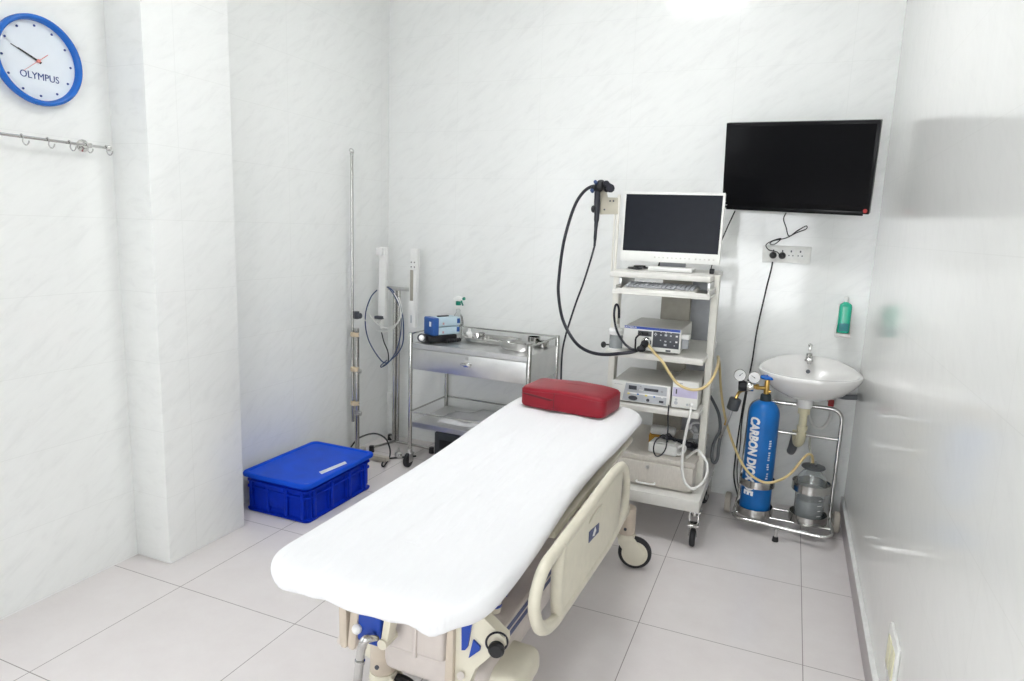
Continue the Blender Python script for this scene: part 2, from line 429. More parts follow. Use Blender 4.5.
def hand(name, a, l0, l1, w, m_, dx):
    d = ck(a, 1) - V((0, cy, cz)); n = V((0, -d.z, d.y)); c = V((X0 + .014 + dx, cy, cz))
    b = B().prism([c - d * l0 - n * w, c - d * l0 + n * w, c + d * l1 + n * w * .35, c + d * l1 - n * w * .35], (.0012, 0, 0)); obj(name, b, m_, t)
hand('hour_hand', math.radians(-65), .012, .072, .0042, 'black', 0)
hand('minute_hand', math.radians(-67.5), .012, .098, .0030, 'black', .002)
hand('second_hand', math.radians(-129), .045, .07, .0012, 'pink', .004)
b = B().cyl((X0 + .013, cy, cz), (X0 + .022, cy, cz), .006, n=16); obj('hand_pivot', b, 'pink', t)
b = text_bm('OLYMPUS', .03, .0004, fit=(.138, .024)); b.xf(frame4((X0 + .0132, cy + .004, cz - .053), (0, 1, 0), (0, 0, 1))); obj('lettering', b, 'clock_ink', t)

# ------------------------------------------------------------------ hook rail on the left wall
t = thing('hook_rail', 'thin chrome wall rail with hooks below the round clock', 'rail', (XL, 1.5, 1.78))
RXr = XL + .045
b = B().cyl((RXr, .55, 1.785), (RXr, 1.905, 1.785), .0055, n=14); obj('bar', b, 'chrome', t)
for y in (.62, 1.828):
    b = B().lathe((XL, y, 1.785), [(.024, 0), (.024, .006), (.012, .010), (.009, .05), (.0, .052)], 20, (1, 0, 0)); obj('bracket', b, 'chrome', t)
b = B().ball((RXr, 1.905, 1.785), .012, 14); obj('end_knob', b, 'chrome', t)
for y in (.75, .9, 1.05, 1.2, 1.35, 1.46, 1.575, 1.665, 1.745, 1.812, 1.893):
    b = B().tube([(RXr - .008, y, 1.785), (RXr, y, 1.794), (RXr + .009, y, 1.785), (RXr + .006, y, 1.768), (RXr + .014, y + .004, 1.756), (RXr + .026, y + .006, 1.762), (RXr + .028, y + .008, 1.772)], .0024, 8, smooth=4); obj('hook', b, 'chrome', t)

# ------------------------------------------------------------------ television
TVM = frame4((-.037, 3.738, 1.882), (.980, -.196, -.034), (-.007, -.205, .979))      # x right, y up, z towards the room
W_, H_ = .721, .441
t = thing('television', 'black flat television tilted down on the back wall above the sockets', 'television', (-.031, 3.80, 1.66))
def L(b): return b.xf(TVM)
b = B().box((0, 0, -.025), (W_, H_, .05), .004); b.box((0, -.02, -.062), (W_ * .62, H_ * .6, .03), .01); obj('casing', L(b), 'tv_body', t)
b = B().box((0, .012, .0005), (W_ - .03, H_ - .058, .002)); obj('screen', L(b), 'tv_screen', t)
b = B().box((0, -H_ / 2 + .004, .002), (W_ * .93, .022, .006), .002); obj('lower_bezel', L(b), 'tv_body', t)
b = B().cyl((W_ / 2 - .018, -H_ / 2 + .017, .0005), (W_ / 2 - .018, -H_ / 2 + .017, .0025), .010, n=20); obj('round_sticker', L(b), 'red_valve', t, label='small round red sticker')
b = B().box((-W_ / 2 + .013, -H_ / 2 + .035, .001), (.018, .005, .001)); b.box((-W_ / 2 + .018, -H_ / 2 + .016, .001), (.024, .004, .001)); obj('badge', L(b), 'print_white', t)
b = B().box((0, YB - .006, 1.90), (.22, .012, .18), .003); obj('wall_plate', b, 'black', t)
b = B().tube([(0, YB - .012, 1.92), (0, 3.90, 1.90), (-.01, 3.82, 1.885)], .018, 10); obj('wall_arm', b, 'black', t)

# ------------------------------------------------------------------ socket plate, plugs, cords
YS = YB - .001
c0, c1 = V(((-0.1693, 3.9850, 1.4674))), V(((0.0945, 3.9850, 1.3874)))
zt, zb = 1.484, 1.393
sx0, sx1 = c0.x + .009, c1.x - .009
t = thing('socket_panel', 'white four gang socket panel on the back wall below the television', 'socket', ((sx0 + sx1) / 2, YS, zb))
b = B().box(((sx0 + sx1) / 2, YS - .006, (zt + zb) / 2), (sx1 - sx0, .012, zt - zb), .003); obj('plate', b, 'switch', t)
gx = [sx0 + (sx1 - sx0) * f for f in (.225, .415, .595, .785)]
for k, x in enumerate(gx):
    b = B()
    b.box((x, YS - .0125, zb + .050), (.038, .001, .046)); so = obj('outlet', b, 'white_plastic', t)
    for q, (dx, dz, s) in enumerate(((0, .017, .007), (-.010, -.006, .006), (.010, -.006, .006))):
        b = B().box((x + dx, YS - .0133, zb + .046 + dz), (s, .0008, s * 1.5 if dz > 0 else s), .0004); obj('pin_hole', b, 'panel_dark', so)
for k, nm in ((0, 'black plug in the leftmost outlet of the white socket panel'), (1, 'black plug in the second outlet from the left of the socket panel')):
    x = gx[k]
    b = B().lathe((x, YS - .0145, zb + .038), [(.018, 0), (.019, .008), (.016, .022), (.010, .03), (.0, .032)], 16, (0, -1, 0)); 
    solo('plug', nm, 'plug', b, 'black', (x, YS - .0145, zb + .038))
def cable(name, label, pts, r, m_, cat='cable', smooth=6, n=8, group=None):
    b = B().tube(pts, r, n, smooth=smooth); p = min(pts, key=lambda q: q[2])
    return solo(name, label, cat, b, m_, p, group, ang=60)
cable('looped_cord', 'thin black cord looped in a bow between television and sockets', [(-0.0601, 3.9000, 1.6591), (-0.0704, 3.9550, 1.6287), (-0.0539, 3.9750, 1.5866), (-0.0340, 3.9700, 1.5387), (0.0036, 3.9720, 1.5670), (0.0457, 3.9700, 1.5951), (0.0472, 3.9650, 1.5791), (-0.0003, 3.9600, 1.5560), (-0.0480, 3.9650, 1.5273), (-0.1128, 3.9700, 1.5084), (-0.1266, 3.9680, 1.4915), (-0.1009, 3.9650, 1.4926), (-0.0730, 3.9620, 1.5236), (-0.1176, 3.9580, 1.5083), (-0.1463, 3.9550, 1.4853), (-0.1281, 3.9500, 1.4588), (-0.0861, 3.9500, 1.4498), (-0.0659, 3.9450, 1.4264)], .0028, 'black')
cable('power_cord', 'long black cord hanging from the leftmost socket behind the gas cylinder', [(-0.1039, 3.9500, 1.3943), (-0.1078, 3.9600, 1.3497), (-0.1234, 3.9650, 1.2372), (-0.1497, 3.9650, 1.0087), (-0.1595, 3.9650, 0.8229), (-0.1795, 3.9600, 0.6274), (-0.1936, 3.9600, 0.4158), (-0.1991, 3.9500, 0.2351), (-0.1936, 3.9200, 0.1356), (-0.1590, 3.8600, 0.0476)], .0042, 'black')
cable('second_power_cord', 'thin black cord running beside the taller cord behind the gas cylinder', [(-0.1674, 3.9450, 0.6854), (-0.1818, 3.9450, 0.4817), (-0.1792, 3.9400, 0.3330), (-0.1818, 3.9300, 0.1834), (-0.1543, 3.8500, 0.0645)], .003, 'black')
cable('signal_cord', 'black cord dropping from the television corner behind the white monitor', [(-0.3194, 3.8800, 1.6628), (-0.3535, 3.9300, 1.5816), (-0.3853, 3.9500, 1.4918), (-0.4194, 3.9500, 1.3776), (-0.4492, 3.9400, 1.2164), (-0.4915, 3.9000, 1.0434), (-0.4959, 3.8500, 0.9042)], .0035, 'black')

# ------------------------------------------------------------------ washbasin
sc_ = V((.13, 3.745, 0))
def sring(hx, yf, yb_, z, zb2, cx=.136, n=56, p=2.25):
    out = []
    cy_ = (yf + yb_) / 2; hy = (yb_ - yf) / 2
    for j in range(n):
        a = 2 * PI * j / n; c, s = math.cos(a), math.sin(a)
        x = cx + 1.018 * hx * math.copysign(abs(c) ** (2 / p), c); y = cy_ + hy * math.copysign(abs(s) ** (2 / p), s)
        f = max(0, (y - 3.72) / .27)
        out.append((x, y, z + (zb2 - z) * f * f))
    return out
t = thing('washbasin', 'white oval wall washbasin below the green soap bottle', 'sink', (.13, YB, .70))
zr = .846
b = B().rings([sring(.05, 3.66, 3.76, .705, .705), sring(.11, 3.63, 3.88, .712, .712), sring(.175, 3.575, 3.95, .745, .75), sring(.222, 3.525, 3.985, .79, .81), sring(.243, 3.505, 3.988, .822, .86),
               sring(.247, 3.50, 3.988, zr - .004, .885), sring(.243, 3.504, 3.986, zr, .892), sring(.232, 3.515, 3.975, zr + .001, .892), sring(.222, 3.527, 3.90, zr - .006, .865),
               sring(.205, 3.54, 3.875, zr - .022, .82), sring(.16, 3.575, 3.855, zr - .065, .78), sring(.10, 3.62, 3.82, zr - .10, .745), sring(.03, 3.69, 3.75, zr - .112, .727)])
bas = obj('basin', b, 'porcelain', t, ang=70)
b = B().lathe((.13, 3.72, .7275), [(.024, 0), (.024, .003), (.018, .004), (.0, .003)], 20); obj('drain_ring', b, 'chrome', bas)
b = B().cyl((0.1329, 3.8720, 0.8194), (0.1326, 3.8620, 0.8212), .011, n=18); obj('overflow_hole', b, 'panel_dark', bas)
b = B().lathe((.13, 3.72, .655), [(.038, 0), (.040, .03), (.048, .052)], 24); obj('outlet_boss', b, 'porcelain', t)
FX = .132
tp = thing('basin_tap', 'chrome pillar tap on the back rim of the white washbasin', 'tap', (FX, 3.925, .868))
b = B().lathe((FX, 3.925, .868), [(.022, 0), (.022, .006), (.018, .010), (.017, .035), (.014, .045), (.0, .047)], 20); obj('body', b, 'chrome', tp)
b = B().prism([(FX - .012, 3.92, .888), (FX + .012, 3.92, .888), (FX + .012, 3.92, .908), (FX - .012, 3.92, .908)], (0, -.085, -.012), .003); b.cyl((FX, 3.842, .888), (FX, 3.842, .866), .009, n=14); obj('spout', b, 'chrome', tp)
b = B().box((FX, 3.922, .935), (.016, .028, .03), .005); b.ball((FX, 3.918, .955), .012, 12); obj('handle', b, 'chrome', tp)
# waste trap and water supply
t = thing('waste_trap', 'cream plastic waste trap hanging below the white washbasin', 'pipe', (.12, 3.78, .30))
b = B().lathe((.13, 3.72, .50), [(.020, 0), (.020, .03), (.026, .032), (.026, .055), (.020, .057), (.020, .12), (.030, .122), (.030, .150), (.022, .154)], 20); obj('trap_tube', b, 'cream_pipe', t)
b = B().tube([(.13, 3.72, .52), (.128, 3.73, .475), (.118, 3.77, .445), (.112, 3.81, .46), (.110, 3.82, .50)], .024, 14, smooth=5); obj('trap_bend', b, 'cream_pipe', t)
b = B().tube([(.108, 3.82, .475), (.104, 3.86, .43), (.098, 3.93, .36), (.095, 3.985, .33)], .023, 14, smooth=4); obj('waste_hose', b, 'grey_pipe', t, label='dark grey waste hose')
t = thing('water_supply', 'dark grey supply pipe with red valve under the right end of the washbasin', 'pipe', (.29, 3.95, .67))
b = B().tube([(0.2479, 3.9500, 0.6920), (0.3325, 3.9500, 0.6864), (XR, 3.95, (0.4145, 3.9500, 0.6919)[2])], .015, 12); b.cyl((0.2449, 3.9500, 0.7199), (0.2569, 3.9500, 0.6537), .013, n=14); obj('pipe', b, 'grey_pipe', t)
b = B().box((0.2665, 3.9300, 0.6483), (.03, .03, .035), .005); obj('valve', b, 'red_valve', t)
b = B().tube([(0.2695, 3.9300, 0.6205), (0.2647, 3.9000, 0.5596), (0.2333, 3.8700, 0.5177), (0.1915, 3.8400, 0.5306), (0.1608, 3.8100, 0.5841), (0.1501, 3.7900, 0.6374)], .008, 10, smooth=6); obj('supply_hose', b, 'white_cable', t, label='white braided hose')

# ------------------------------------------------------------------ soap bottle in a holder
sc0 = V((0.2822, 3.9300, 1.1181))
t = thing('soap_bottle', 'green liquid soap bottle in a clear wall holder above the washbasin', 'bottle', (sc0.x, 3.94, sc0.z - .09))
x, z = sc0.x, sc0.z
def ell(hx, hy, zz, cy_=3.935, n=24, p=3): 
    return [(x + hx * math.copysign(abs(math.cos(a)) ** (2 / p), math.cos(a)), cy_ + hy * math.copysign(abs(math.sin(a)) ** (2 / p), math.sin(a)), zz) for a in [2 * PI * j / n for j in range(n)]]
b = B().rings([ell(.026, .018, z - .08), ell(.030, .022, z - .075), ell(.031, .023, z + .06), ell(.028, .02, z + .072), ell(.014, .012, z + .082), ell(.011, .010, z + .086)]); bo = obj('bottle', b, 'green_soap', t)
b = B().cyl((x, 3.935, z + .086), (x, 3.935, z + .112), .0125, .011, 16, .003); obj('cap', b, 'white_plastic', t)
b = B().box((x, 3.9105, z - .048), (.046, .0015, .042), .0005); obj('bottle_label', b, 'green_label', bo)
b = B().box((x, 3.935, z - .092), (.076, .062, .018), .006); b.box((x, 3.974, z - .02), (.070, .012, .18), .004); b.box((x - .036, 3.94, z - .065), (.004, .05, .05), .001); b.box((x + .036, 3.94, z - .065), (.004, .05, .05), .001); obj('holder', b, 'holder_clear', t)

# switch plate on the right wall
t = thing('wall_switch', 'white switch plate low on the right wall above the skirting', 'switch', (XR, 2.10, .23))
b = B().box((XR - .005, 2.10, .31), (.010, .155, .15), .003); obj('plate', b, 'switch', t)
for y in (2.068, 2.132):
    b = B().box((XR - .0115, y, .31), (.004, .05, .09), .0015); obj('rocker', b, 'switch_key', t)

# ================================================================== ENDOSCOPY CART
CX0, CX1, CYF, CYR = -.822, -.345, 3.20, 3.80
t = cart = thing('equipment_cart', 'tall ivory equipment cart with shelves and drawer near the back wall', 'cart', (-.585, 3.5, 0))
cmx = (CX0 + CX1) / 2
def shelf(z, th, y0=CYF, y1=CYR, x0=CX0, x1=CX1, nm='shelf'):
    b = B().box(((x0 + x1) / 2, (y0 + y1) / 2, z - th / 2), (x1 - x0, y1 - y0, th), .004); return obj(nm, b, 'ivory_shelf', t)
shelf(1.337, .027); shelf(.945, .030); shelf(.682, .030)
shelf(.252, .06, 3.17, 3.86, CX0 - .035, CX1 + .042, 'base_deck')
for x in (CX0 - .008, CX1 + .008):
    for y in (3.41,):
        b = B().box((x, y, .778), (.034, .065, 1.116), .004); obj('post', b, 'ivory', t)
b = B().box((cmx + .0, 3.80, .80), (.16, .05, 1.04), .004); obj('cable_duct', b, 'duct', t)
b = B().box((cmx + .13, 3.83, .80), (.10, .02, 1.04), .003); obj('duct_cover', b, 'print_grey', t)
# drawer unit on the deck
dx0, dx1 = CX0 + .03, CX1 - .006
du = B().box(((dx0 + dx1) / 2, 3.525, .400), (dx1 - dx0 + .012, .56, .026), .003); b = du
b.box((dx0 + .008, 3.525, .322), (.016, .54, .132), .002); b.box((dx1 - .008, 3.525, .322), (.016, .54, .132), .002); b.box(((dx0 + dx1) / 2, 3.787, .322), (dx1 - dx0, .016, .132), .002); b.box(((dx0 + dx1) / 2, 3.525, .262), (dx1 - dx0, .54, .012), .002)
obj('drawer_case', b, 'drawer', t)
b = B().box(((dx0 + dx1) / 2, 3.247, .327), (dx1 - dx0 - .004, .018, .118), .002); dr = obj('drawer', b, 'drawer', t)
hx = V((-0.5997, 3.2350, 0.3693)).x
hp0, hp1 = V((-0.6264, 3.2320, 0.2826)), V((-0.5344, 3.2320, 0.2785)); hz = (hp0.z + hp1.z) / 2
b = B().tube(fillet([(hp0.x, 3.238, hz), (hp0.x, 3.214, hz), (hp1.x, 3.214, hz), (hp1.x, 3.238, hz)], .012), .0045, 10); obj('handle', b, 'white_plastic', dr)
k = V((-0.5762, 3.2350, 0.3602)); b = B().cyl((k.x, 3.238, k.z), (k.x, 3.232, k.z), .009, n=18); b.box((k.x, 3.2312, k.z), (.002, .001, .009)); obj('lock', b, 'dull_chrome', dr)
# casters
def cart_caster(x, y, a):
    b = B().box((x, y, .178), (.062, .062, .008), .002)
    c = RZ(a)
    for s in (-1, 1):
        o = c @ V((s * .020, -.012, 0)); b.box((x + o.x, y + o.y, .118), (.005, .05, .125), .001, R=c)
    b.cyl((x, y, .176), (x, y, .155), .020, n=18)
    o = c @ V((0, -.045, 0)); b.box((x + o.x, y + o.y, .125), (.056, .034, .010), .002, R=c @ RX(.35))
    fk = obj('caster_fork', b, 'chrome', t)
    o = c @ V((0, -.02, 0)); ax = c @ V((1, 0, 0)); cc = V((x + o.x, y + o.y, .0455))
    b = B().lathe(cc - ax * .014, [(.034, 0), (.042, .003), (.045, .008), (.045, .020), (.042, .025), (.034, .028)], 30, ax); b.m(1).cyl(cc - ax * .0155, cc + ax * .0155, .022, n=20)
    obj('caster_wheel', b, ['rubber', 'print_grey'], fk)
for x, y, a in ((CX1 + .018, 3.235, .05), (CX1 + .012, 3.815, -.3), (CX0 - .01, 3.245, .2), (CX0 - .01, 3.815, .1)): cart_caster(x, y, a)
# keyboard tray
b = B().box((-.556, 3.30, 1.246), (.45, .38, .012), .003); b.prism([(-.783, 3.105, 1.238), (-.330, 3.105, 1.238), (-.330, 3.120, 1.264), (-.783, 3.120, 1.264)], (0, .008, 0), .002); b.box((-.7715, 3.30, 1.262), (.008, .37, .030), .002); b.box((-.3395, 3.30, 1.262), (.008, .37, .030), .002)
obj('keyboard_tray', b, 'device_top', t)
for x in (-.783, -.36):
    b = B().box((x + .012 if x < -.5 else x + .01, 3.36, 1.288), (.014, .30, .04), .002); obj('tray_runner', b, 'dull_chrome', t)
b = B().box((V((-0.3641, 3.4000, 1.3788)).x, 3.42, 1.352), (.022, .03, .026), .004); obj('latch', b, 'black', t)
# scope hanger mast and plate
mx_ = V((-0.8493, 3.4000, 1.4856)).x
b = B().cyl((mx_, 3.40, 1.31), (mx_, 3.40, 1.715), .008, n=14); b.cyl((mx_ - .018, 3.405, 1.31), (mx_ - .018, 3.405, 1.62), .005, n=10); obj('hanger_mast', b, 'ivory', t)
pl = [(-0.9491, 3.3900, 1.7509), (-0.9288, 3.3900, 1.7636), (-0.9166, 3.3900, 1.7362), (-0.9069, 3.3900, 1.6988), (-0.8515, 3.3900, 1.6982), (-0.8483, 3.3900, 1.6161), (-0.9419, 3.3900, 1.6127)]
b = B().prism(pl, (0, .006, 0), .001); hg = obj('hanger_plate', b, 'khaki', t, label='beige steel hanger plate')
for q in ((-0.8917, 3.3880, 1.6814), (-0.8739, 3.3880, 1.6817), (-0.9190, 3.3880, 1.6375)):
    b = B().cyl(q, (q[0], q[1] - .003, q[2]), .0045, n=12); obj('screw', b, 'panel_dark', hg)

# keyboard
t = thing('keyboard', 'grey computer keyboard on the pull-out tray of the cart', 'keyboard', (-.59, 3.24, 1.253))
kx0, kx1 = -.745, -.40
b = B().prism([(kx0, 3.145, 1.2535), (kx0, 3.145, 1.266), (kx0, 3.29, 1.281), (kx0, 3.29, 1.2535)], (kx1 - kx0, 0, 0), .003); obj('case', b, 'device_top', t)
rowsY = [3.166, 3.187, 3.208, 3.229, 3.250, 3.272]
for r_, y in enumerate(rowsY):
    n = 15
    cells = [(i, 1) for i in range(15)]
    if r_ == 0: cells = [(0, 1), (1, 1), (2, 1), (3, 5), (8, 1), (9, 1), (10, 1), (12, 1), (13, 1), (14, 1)]
    st = (kx1 - kx0 - .02) / 15
    for i, w in cells:
        x0 = kx0 + .01 + i * st
        b = B().box((x0 + w * st / 2, y, 1.2685 + (y - 3.145) * .103 + .003), (w * st - .0035, .017, .009), .0015, 1); obj('key', b, 'print_grey', t)

# monitor on top
t = thing('monitor', 'white framed flat monitor standing on top of the equipment cart', 'monitor', (-.575, 3.45, 1.338))
MTL, MTR, MBR, MBL = V((-0.8427, 3.4500, 1.7233)), V((-0.3418, 3.4500, 1.7231)), V((-0.3252, 3.4500, 1.3913)), V((-0.8317, 3.4500, 1.3902))
mxc = (MTL.x + MTR.x + MBR.x + MBL.x) / 4; mw = .498; mzt, mzb = 1.733, 1.382; mxc += .002
MM = Matrix.Translation((mxc, 3.45, (mzt + mzb) / 2)) @ Matrix.Rotation(.03, 4, 'Z') @ Matrix.Rotation(-.03, 4, 'X')
mh = mzt - mzb
b = B().box((0, .014, 0), (mw, .04, mh), .006); b.box((0, .05, .01), (mw * .7, .05, mh * .7), .015); b.xf(MM); obj('casing', b, 'bezel', t)
b = B()
bw, bt, bb_ = .011, .013, .052
b.box((0, -.008, mh / 2 - bt / 2), (mw, .008, bt), .002); b.box((0, -.008, -mh / 2 + bb_ / 2), (mw, .008, bb_), .002)
for s in (-1, 1): b.box((s * (mw / 2 - bw / 2), -.008, (bb_ - bt) / 2), (bw, .008, mh - bb_ - bt + .002), .002)
b.xf(MM); bz = obj('front_bezel', b, 'bezel', t)
b = B().box((0, -.0065, (bb_ - bt) / 2), (mw - 2 * bw, .003, mh - bb_ - bt)); b.xf(MM); obj('screen', b, 'screen', t)
for i in range(14):
    x = -.07 + i * .0215 + (.01 if i > 8 else 0)
    b = B().box((x, -.0124, -mh / 2 + .024), (.008, .001, .005 if i % 3 else .008), .0004); b.xf(MM); obj('button', b, 'device_top', bz)
b = B().prism([(-0.6734, 3.3800, 1.3574)[:2] + (1.3385,), (-0.4578, 3.3800, 1.3547)[:2] + (1.3385,), (-.45, 3.50, 1.3385), (-.69, 3.50, 1.3385)], (0, 0, .022), .006); obj('stand_base', b, 'white_plastic', t)
b = B().box((-.57, 3.50, 1.40), (.13, .022, .12), .006); obj('stand_neck', b, 'print_grey', t)
cable('spiral_lead', 'black coiled cord lying behind the monitor foot on the cart top', [(-0.6366, 3.5000, 1.3781), (-.66, 3.53, 1.348), (-.74, 3.52, 1.345), (-.785, 3.46, 1.345), (-.77, 3.40, 1.347), (-.725, 3.38, 1.346), (-.715, 3.44, 1.350), (-.76, 3.46, 1.353), (-.75, 3.50, 1.353), (-.715, 3.52, 1.352)], .0055, 'black')

# video processor
def dev_front(x0, x1, z0, z1, y):
    return lambda u, v, w=0: (x0 + u * (x1 - x0), y - w, z0 + v * (z1 - z0))
PX0, PX1, PZ0, PZ1, PY = -.742, -.460, .957, 1.073, 3.225
t = thing('video_processor', 'white light source unit with dark keypad on the middle shelf of the cart', 'medical device', ((PX0 + PX1) / 2, 3.4, .945))
F = dev_front(PX0, PX1, PZ0, PZ1, PY)
b = B().box(((PX0 + PX1) / 2, PY + .012, (PZ0 + PZ1) / 2), (PX1 - PX0, .03, PZ1 - PZ0), .005); fr = obj('front_panel', b, 'device', t)
b = B().box(((PX0 + PX1) / 2, PY + .205, (PZ0 + PZ1) / 2), (PX1 - PX0 - .006, .36, PZ1 - PZ0 - .004), .004); obj('housing', b, 'device_top', t)
for u in (.1, .9):
    for yy in (.06, .34):
        b = B().cyl((PX0 + u * (PX1 - PX0), PY + yy, .9455), (PX0 + u * (PX1 - PX0), PY + yy, .962), .012, n=14); obj('foot', b, 'black', t)
b = B().box(F(.5, .945, .0035), (PX1 - PX0 - .010, .001, .012)); obj('blue_stripe', b, 'blue_stripe', fr)
b = text_bm('OLYMPUS', .01, .0002, fit=(.060, .0075), bold=.0003); b.xf(frame4(F(.125, .945, .0045), (1, 0, 0), (0, 0, 1))); obj('lettering', b, 'print_white', fr)
b = B().box(F(.38, .72, .0035), (.068, .002, .026), .0008); obj('display', b, 'panel_dark', fr)
b = B().box(F(.75, .52, .0035), (.127, .0015, .078), .0005); kp = obj('keypad', b, 'panel_dark', fr)
for i, (u, v, s) in enumerate([(.57, .78, .006), (.57, .68, .006), (.555, .73, .006), (.585, .73, .006), (.66, .72, .008), (.745, .73, .012), (.83, .72, .008), (.93, .72, .010), (.66, .50, .006), (.745, .47, .009), (.83, .47, .007), (.93, .48, .010), (.66, .84, .005), (.745, .84, .007), (.83, .84, .005), (.745, .32, .013), (.90, .32, .006)]):
    b = B().box(F(u, v, .0048), (s, .0008, s * .8), .0002); obj('key', b, 'print_white' if i in (7, 11) else 'panel_grey', kp)
b = B().box(F(.80, .075, .0035), (.024, .002, .009), .0006); obj('power_switch', b, 'panel_dark', fr)
b = B().lathe(F(.42, .36, .004), [(.025, 0), (.025, .006), (.021, .012), (.021, .02), (.016, .024), (.0, .024)], 24, (0, -1, 0)); obj('scope_socket', b, 'chrome', fr)
b = B().box((PX1 + .018, PY + .035, .957 + .082), (.036, .05, .024), .002); b.m(1).box((PX1 + .016, PY + .04, .957 + .045), (.030, .045, .045), .002); obj('side_bracket', b, ['white_plastic', 'print_grey'], t)

# endoscope
t = thing('endoscope', 'black flexible endoscope hanging from the cart mast with long looping tubes', 'endoscope', (-0.9417, 3.3700, 1.6141))
yE = 3.372
b = B()
hd = V((-0.9504, 3.3720, 1.7497))
b.ball(hd + V((.004, 0, .004)), .026, 16, (1, .9, 1.1)); b.ball(V((-0.9082, 3.3720, 1.7451)), .020, 14, (.9, 1, 1.1)); b.ball(V((-0.9412, 3.3720, 1.7722)), .018, 12, (1.2, 1, .8)); b.ball(V((-0.9765, 3.3720, 1.7444)), .018, 12)
b.cyl(V((-0.9042, 3.3720, 1.7650)), V((-0.8867, 3.3720, 1.7354)), .013, n=14); obj('control_head', b, 'black', t)
for q, r_ in (((-0.8892, 3.3600, 1.7420), .022), ((-0.9092, 3.3520, 1.7635), .016)):
    b = B()
    b.lathe(q, [(.006, 0), (r_, .002), (r_ * 1.05, .006), (r_, .010), (.006, .011)], 10, (.5, -.8, .2)); obj('angulation_knob', b, 'hose_black', t)
for q in ((-0.9631, 3.3570, 1.7684), (-0.9805, 3.3620, 1.7262)):
    b = B().cyl(q, V(q) + V((0, -.016, .006)), .009, n=14); obj('valve_button', b, 'navy_hose', t)
hA, hB, hC = V((-0.9592, 3.3720, 1.7645)), V((-0.9535, 3.3720, 1.6240)), V((-0.9566, 3.3720, 1.4505))
b = B().tube([hA, hA.lerp(hB, .5), hB, hB.lerp(hC, .4), hC], [.013, .0155, .0165, .0155, .0135, .010, .0085, .0065], 14, smooth=5); obj('grip', b, 'hose_black', t)
kq = V((-0.9730, 3.3720, 1.6387)); b = B().cyl(V((-0.9544, 3.3720, 1.6391)), kq, .008, n=12); b.ball(kq, .016, 14, (.8, 1, 1.2)); obj('biopsy_port', b, 'black', t)
b = B().tube([(-0.9557, 3.3720, 1.7496), (-0.9876, 3.3720, 1.7518), (-1.0288, 3.3720, 1.7262), (-1.0688, 3.3720, 1.6672), (-1.1017, 3.3720, 1.5689), (-1.1244, 3.3600, 1.4433), (-1.1315, 3.3400, 1.2807), (-1.1261, 3.3300, 1.1863), (-1.0908, 3.3000, 1.0751), (-1.0351, 3.2600, 1.0003), (-0.9710, 3.2200, 0.9494), (-0.8945, 3.1800, 0.9275), (-0.8167, 3.1600, 0.9263), (-0.7357, 3.1550, 0.9408), (-0.6698, 3.1650, 0.9562), V((-0.6353, 3.1800, 0.9773))], .0085, 12, smooth=6); obj('universal_cord', b, 'hose_black', t)
b = B().tube([(-0.6314, 3.1720, 0.9814), V(F(.42, .36, .026))], [.016, .016, .02, .018], 14, smooth=3); b.ball((-0.6376, 3.1700, 0.9712), .018, 12, (1.3, 1, .9)); obj('light_connector', b, 'black', t)
b = B().tube([hC, (-0.9759, 3.3720, 1.3668), (-1.0074, 3.3720, 1.2498), (-1.0357, 3.3720, 1.1630), (-1.0657, 3.3720, 1.0586), (-1.0917, 3.3720, 0.9529), (-1.1039, 3.3720, 0.8581), (-1.1011, 3.3720, 0.6915), (-1.0882, 3.3720, 0.4952), (-1.0765, 3.3720, 0.3247)], .0052, 10, smooth=6); obj('insertion_tube', b, 'hose_black', t)
# white depth marks on the insertion tube
q0, q1 = V((-1.0657, 3.3720, 1.0586)), V((-1.1011, 3.3720, 0.6915))
b = B().tube([(-0.6617, 3.1500, 0.9595), (-0.6600, 3.1400, 1.0029), (-0.6614, 3.1500, 1.0258), (-0.6495, 3.1800, 1.0425), V(F(.32, .72, .012)), V(F(.36, .72, .006))], .0045, 8, smooth=5); b.box(F(.36, .72, .008), (.05, .014, .016), .003); obj('video_plug', b, 'black', t)

# water bottle at the left end of the middle shelf
wb = V((-0.7851, 3.2600, 0.9882))
t = thing('water_bottle', 'small clear water bottle with white cap hung left of the light source unit', 'bottle', (wb.x, 3.26, .93))
wz0_, wz1_ = (-0.7815, 3.2600, 0.9319)[2], (-0.7893, 3.2600, 1.0543)[2]; hh = wz1_ - wz0_
b = B().lathe((wb.x, 3.26, wz0_ + .012), [(.030, 0), (.033, .004), (.033, hh * .55), (.028, hh * .62), (.026, hh * .68)], 24); obj('jar', b, 'water', t)
b = B().lathe((wb.x, 3.26, wz0_), [(.034, 0), (.037, .004), (.037, .016), (.034, .018)], 24); obj('base_cup', b, 'white_plastic', t)
b = B().lathe((wb.x, 3.26, wz0_ + hh * .70), [(.036, 0), (.040, .004), (.040, .022), (.034, .030), (.012, .034), (.010, .05), (.0, .051)], 24); obj('cap', b, 'white_plastic', t)
b = B().box((wb.x + .03, 3.30, wz0_ + hh * .5), (.02, .08, .02), .003); obj('holder', b, 'dull_chrome', t)
kq = V((-0.8431, 3.2400, 0.9616)); b = B().tube([(wb.x - .03, 3.255, kq.z), (kq.x, 3.25, kq.z)], .004, 8); b.ball(kq, .014, 12, (1, 1, 1.2)); obj('clamp_knob', b, 'black', t)
b = B().tube([(-0.7793, 3.2700, 1.0998), (-0.7808, 3.2600, 1.1463), (-0.7890, 3.2500, 1.1693), (-0.7959, 3.2400, 1.1571), (-0.7919, 3.2200, 1.1093), (-0.7685, 3.2000, 1.0435), (-0.7250, 3.1800, 0.9905), (-0.6865, 3.1700, 0.9686), (-0.6557, 3.1650, 0.9651)], .0058, 10, smooth=6); obj('air_tube', b, 'hose_black', t)

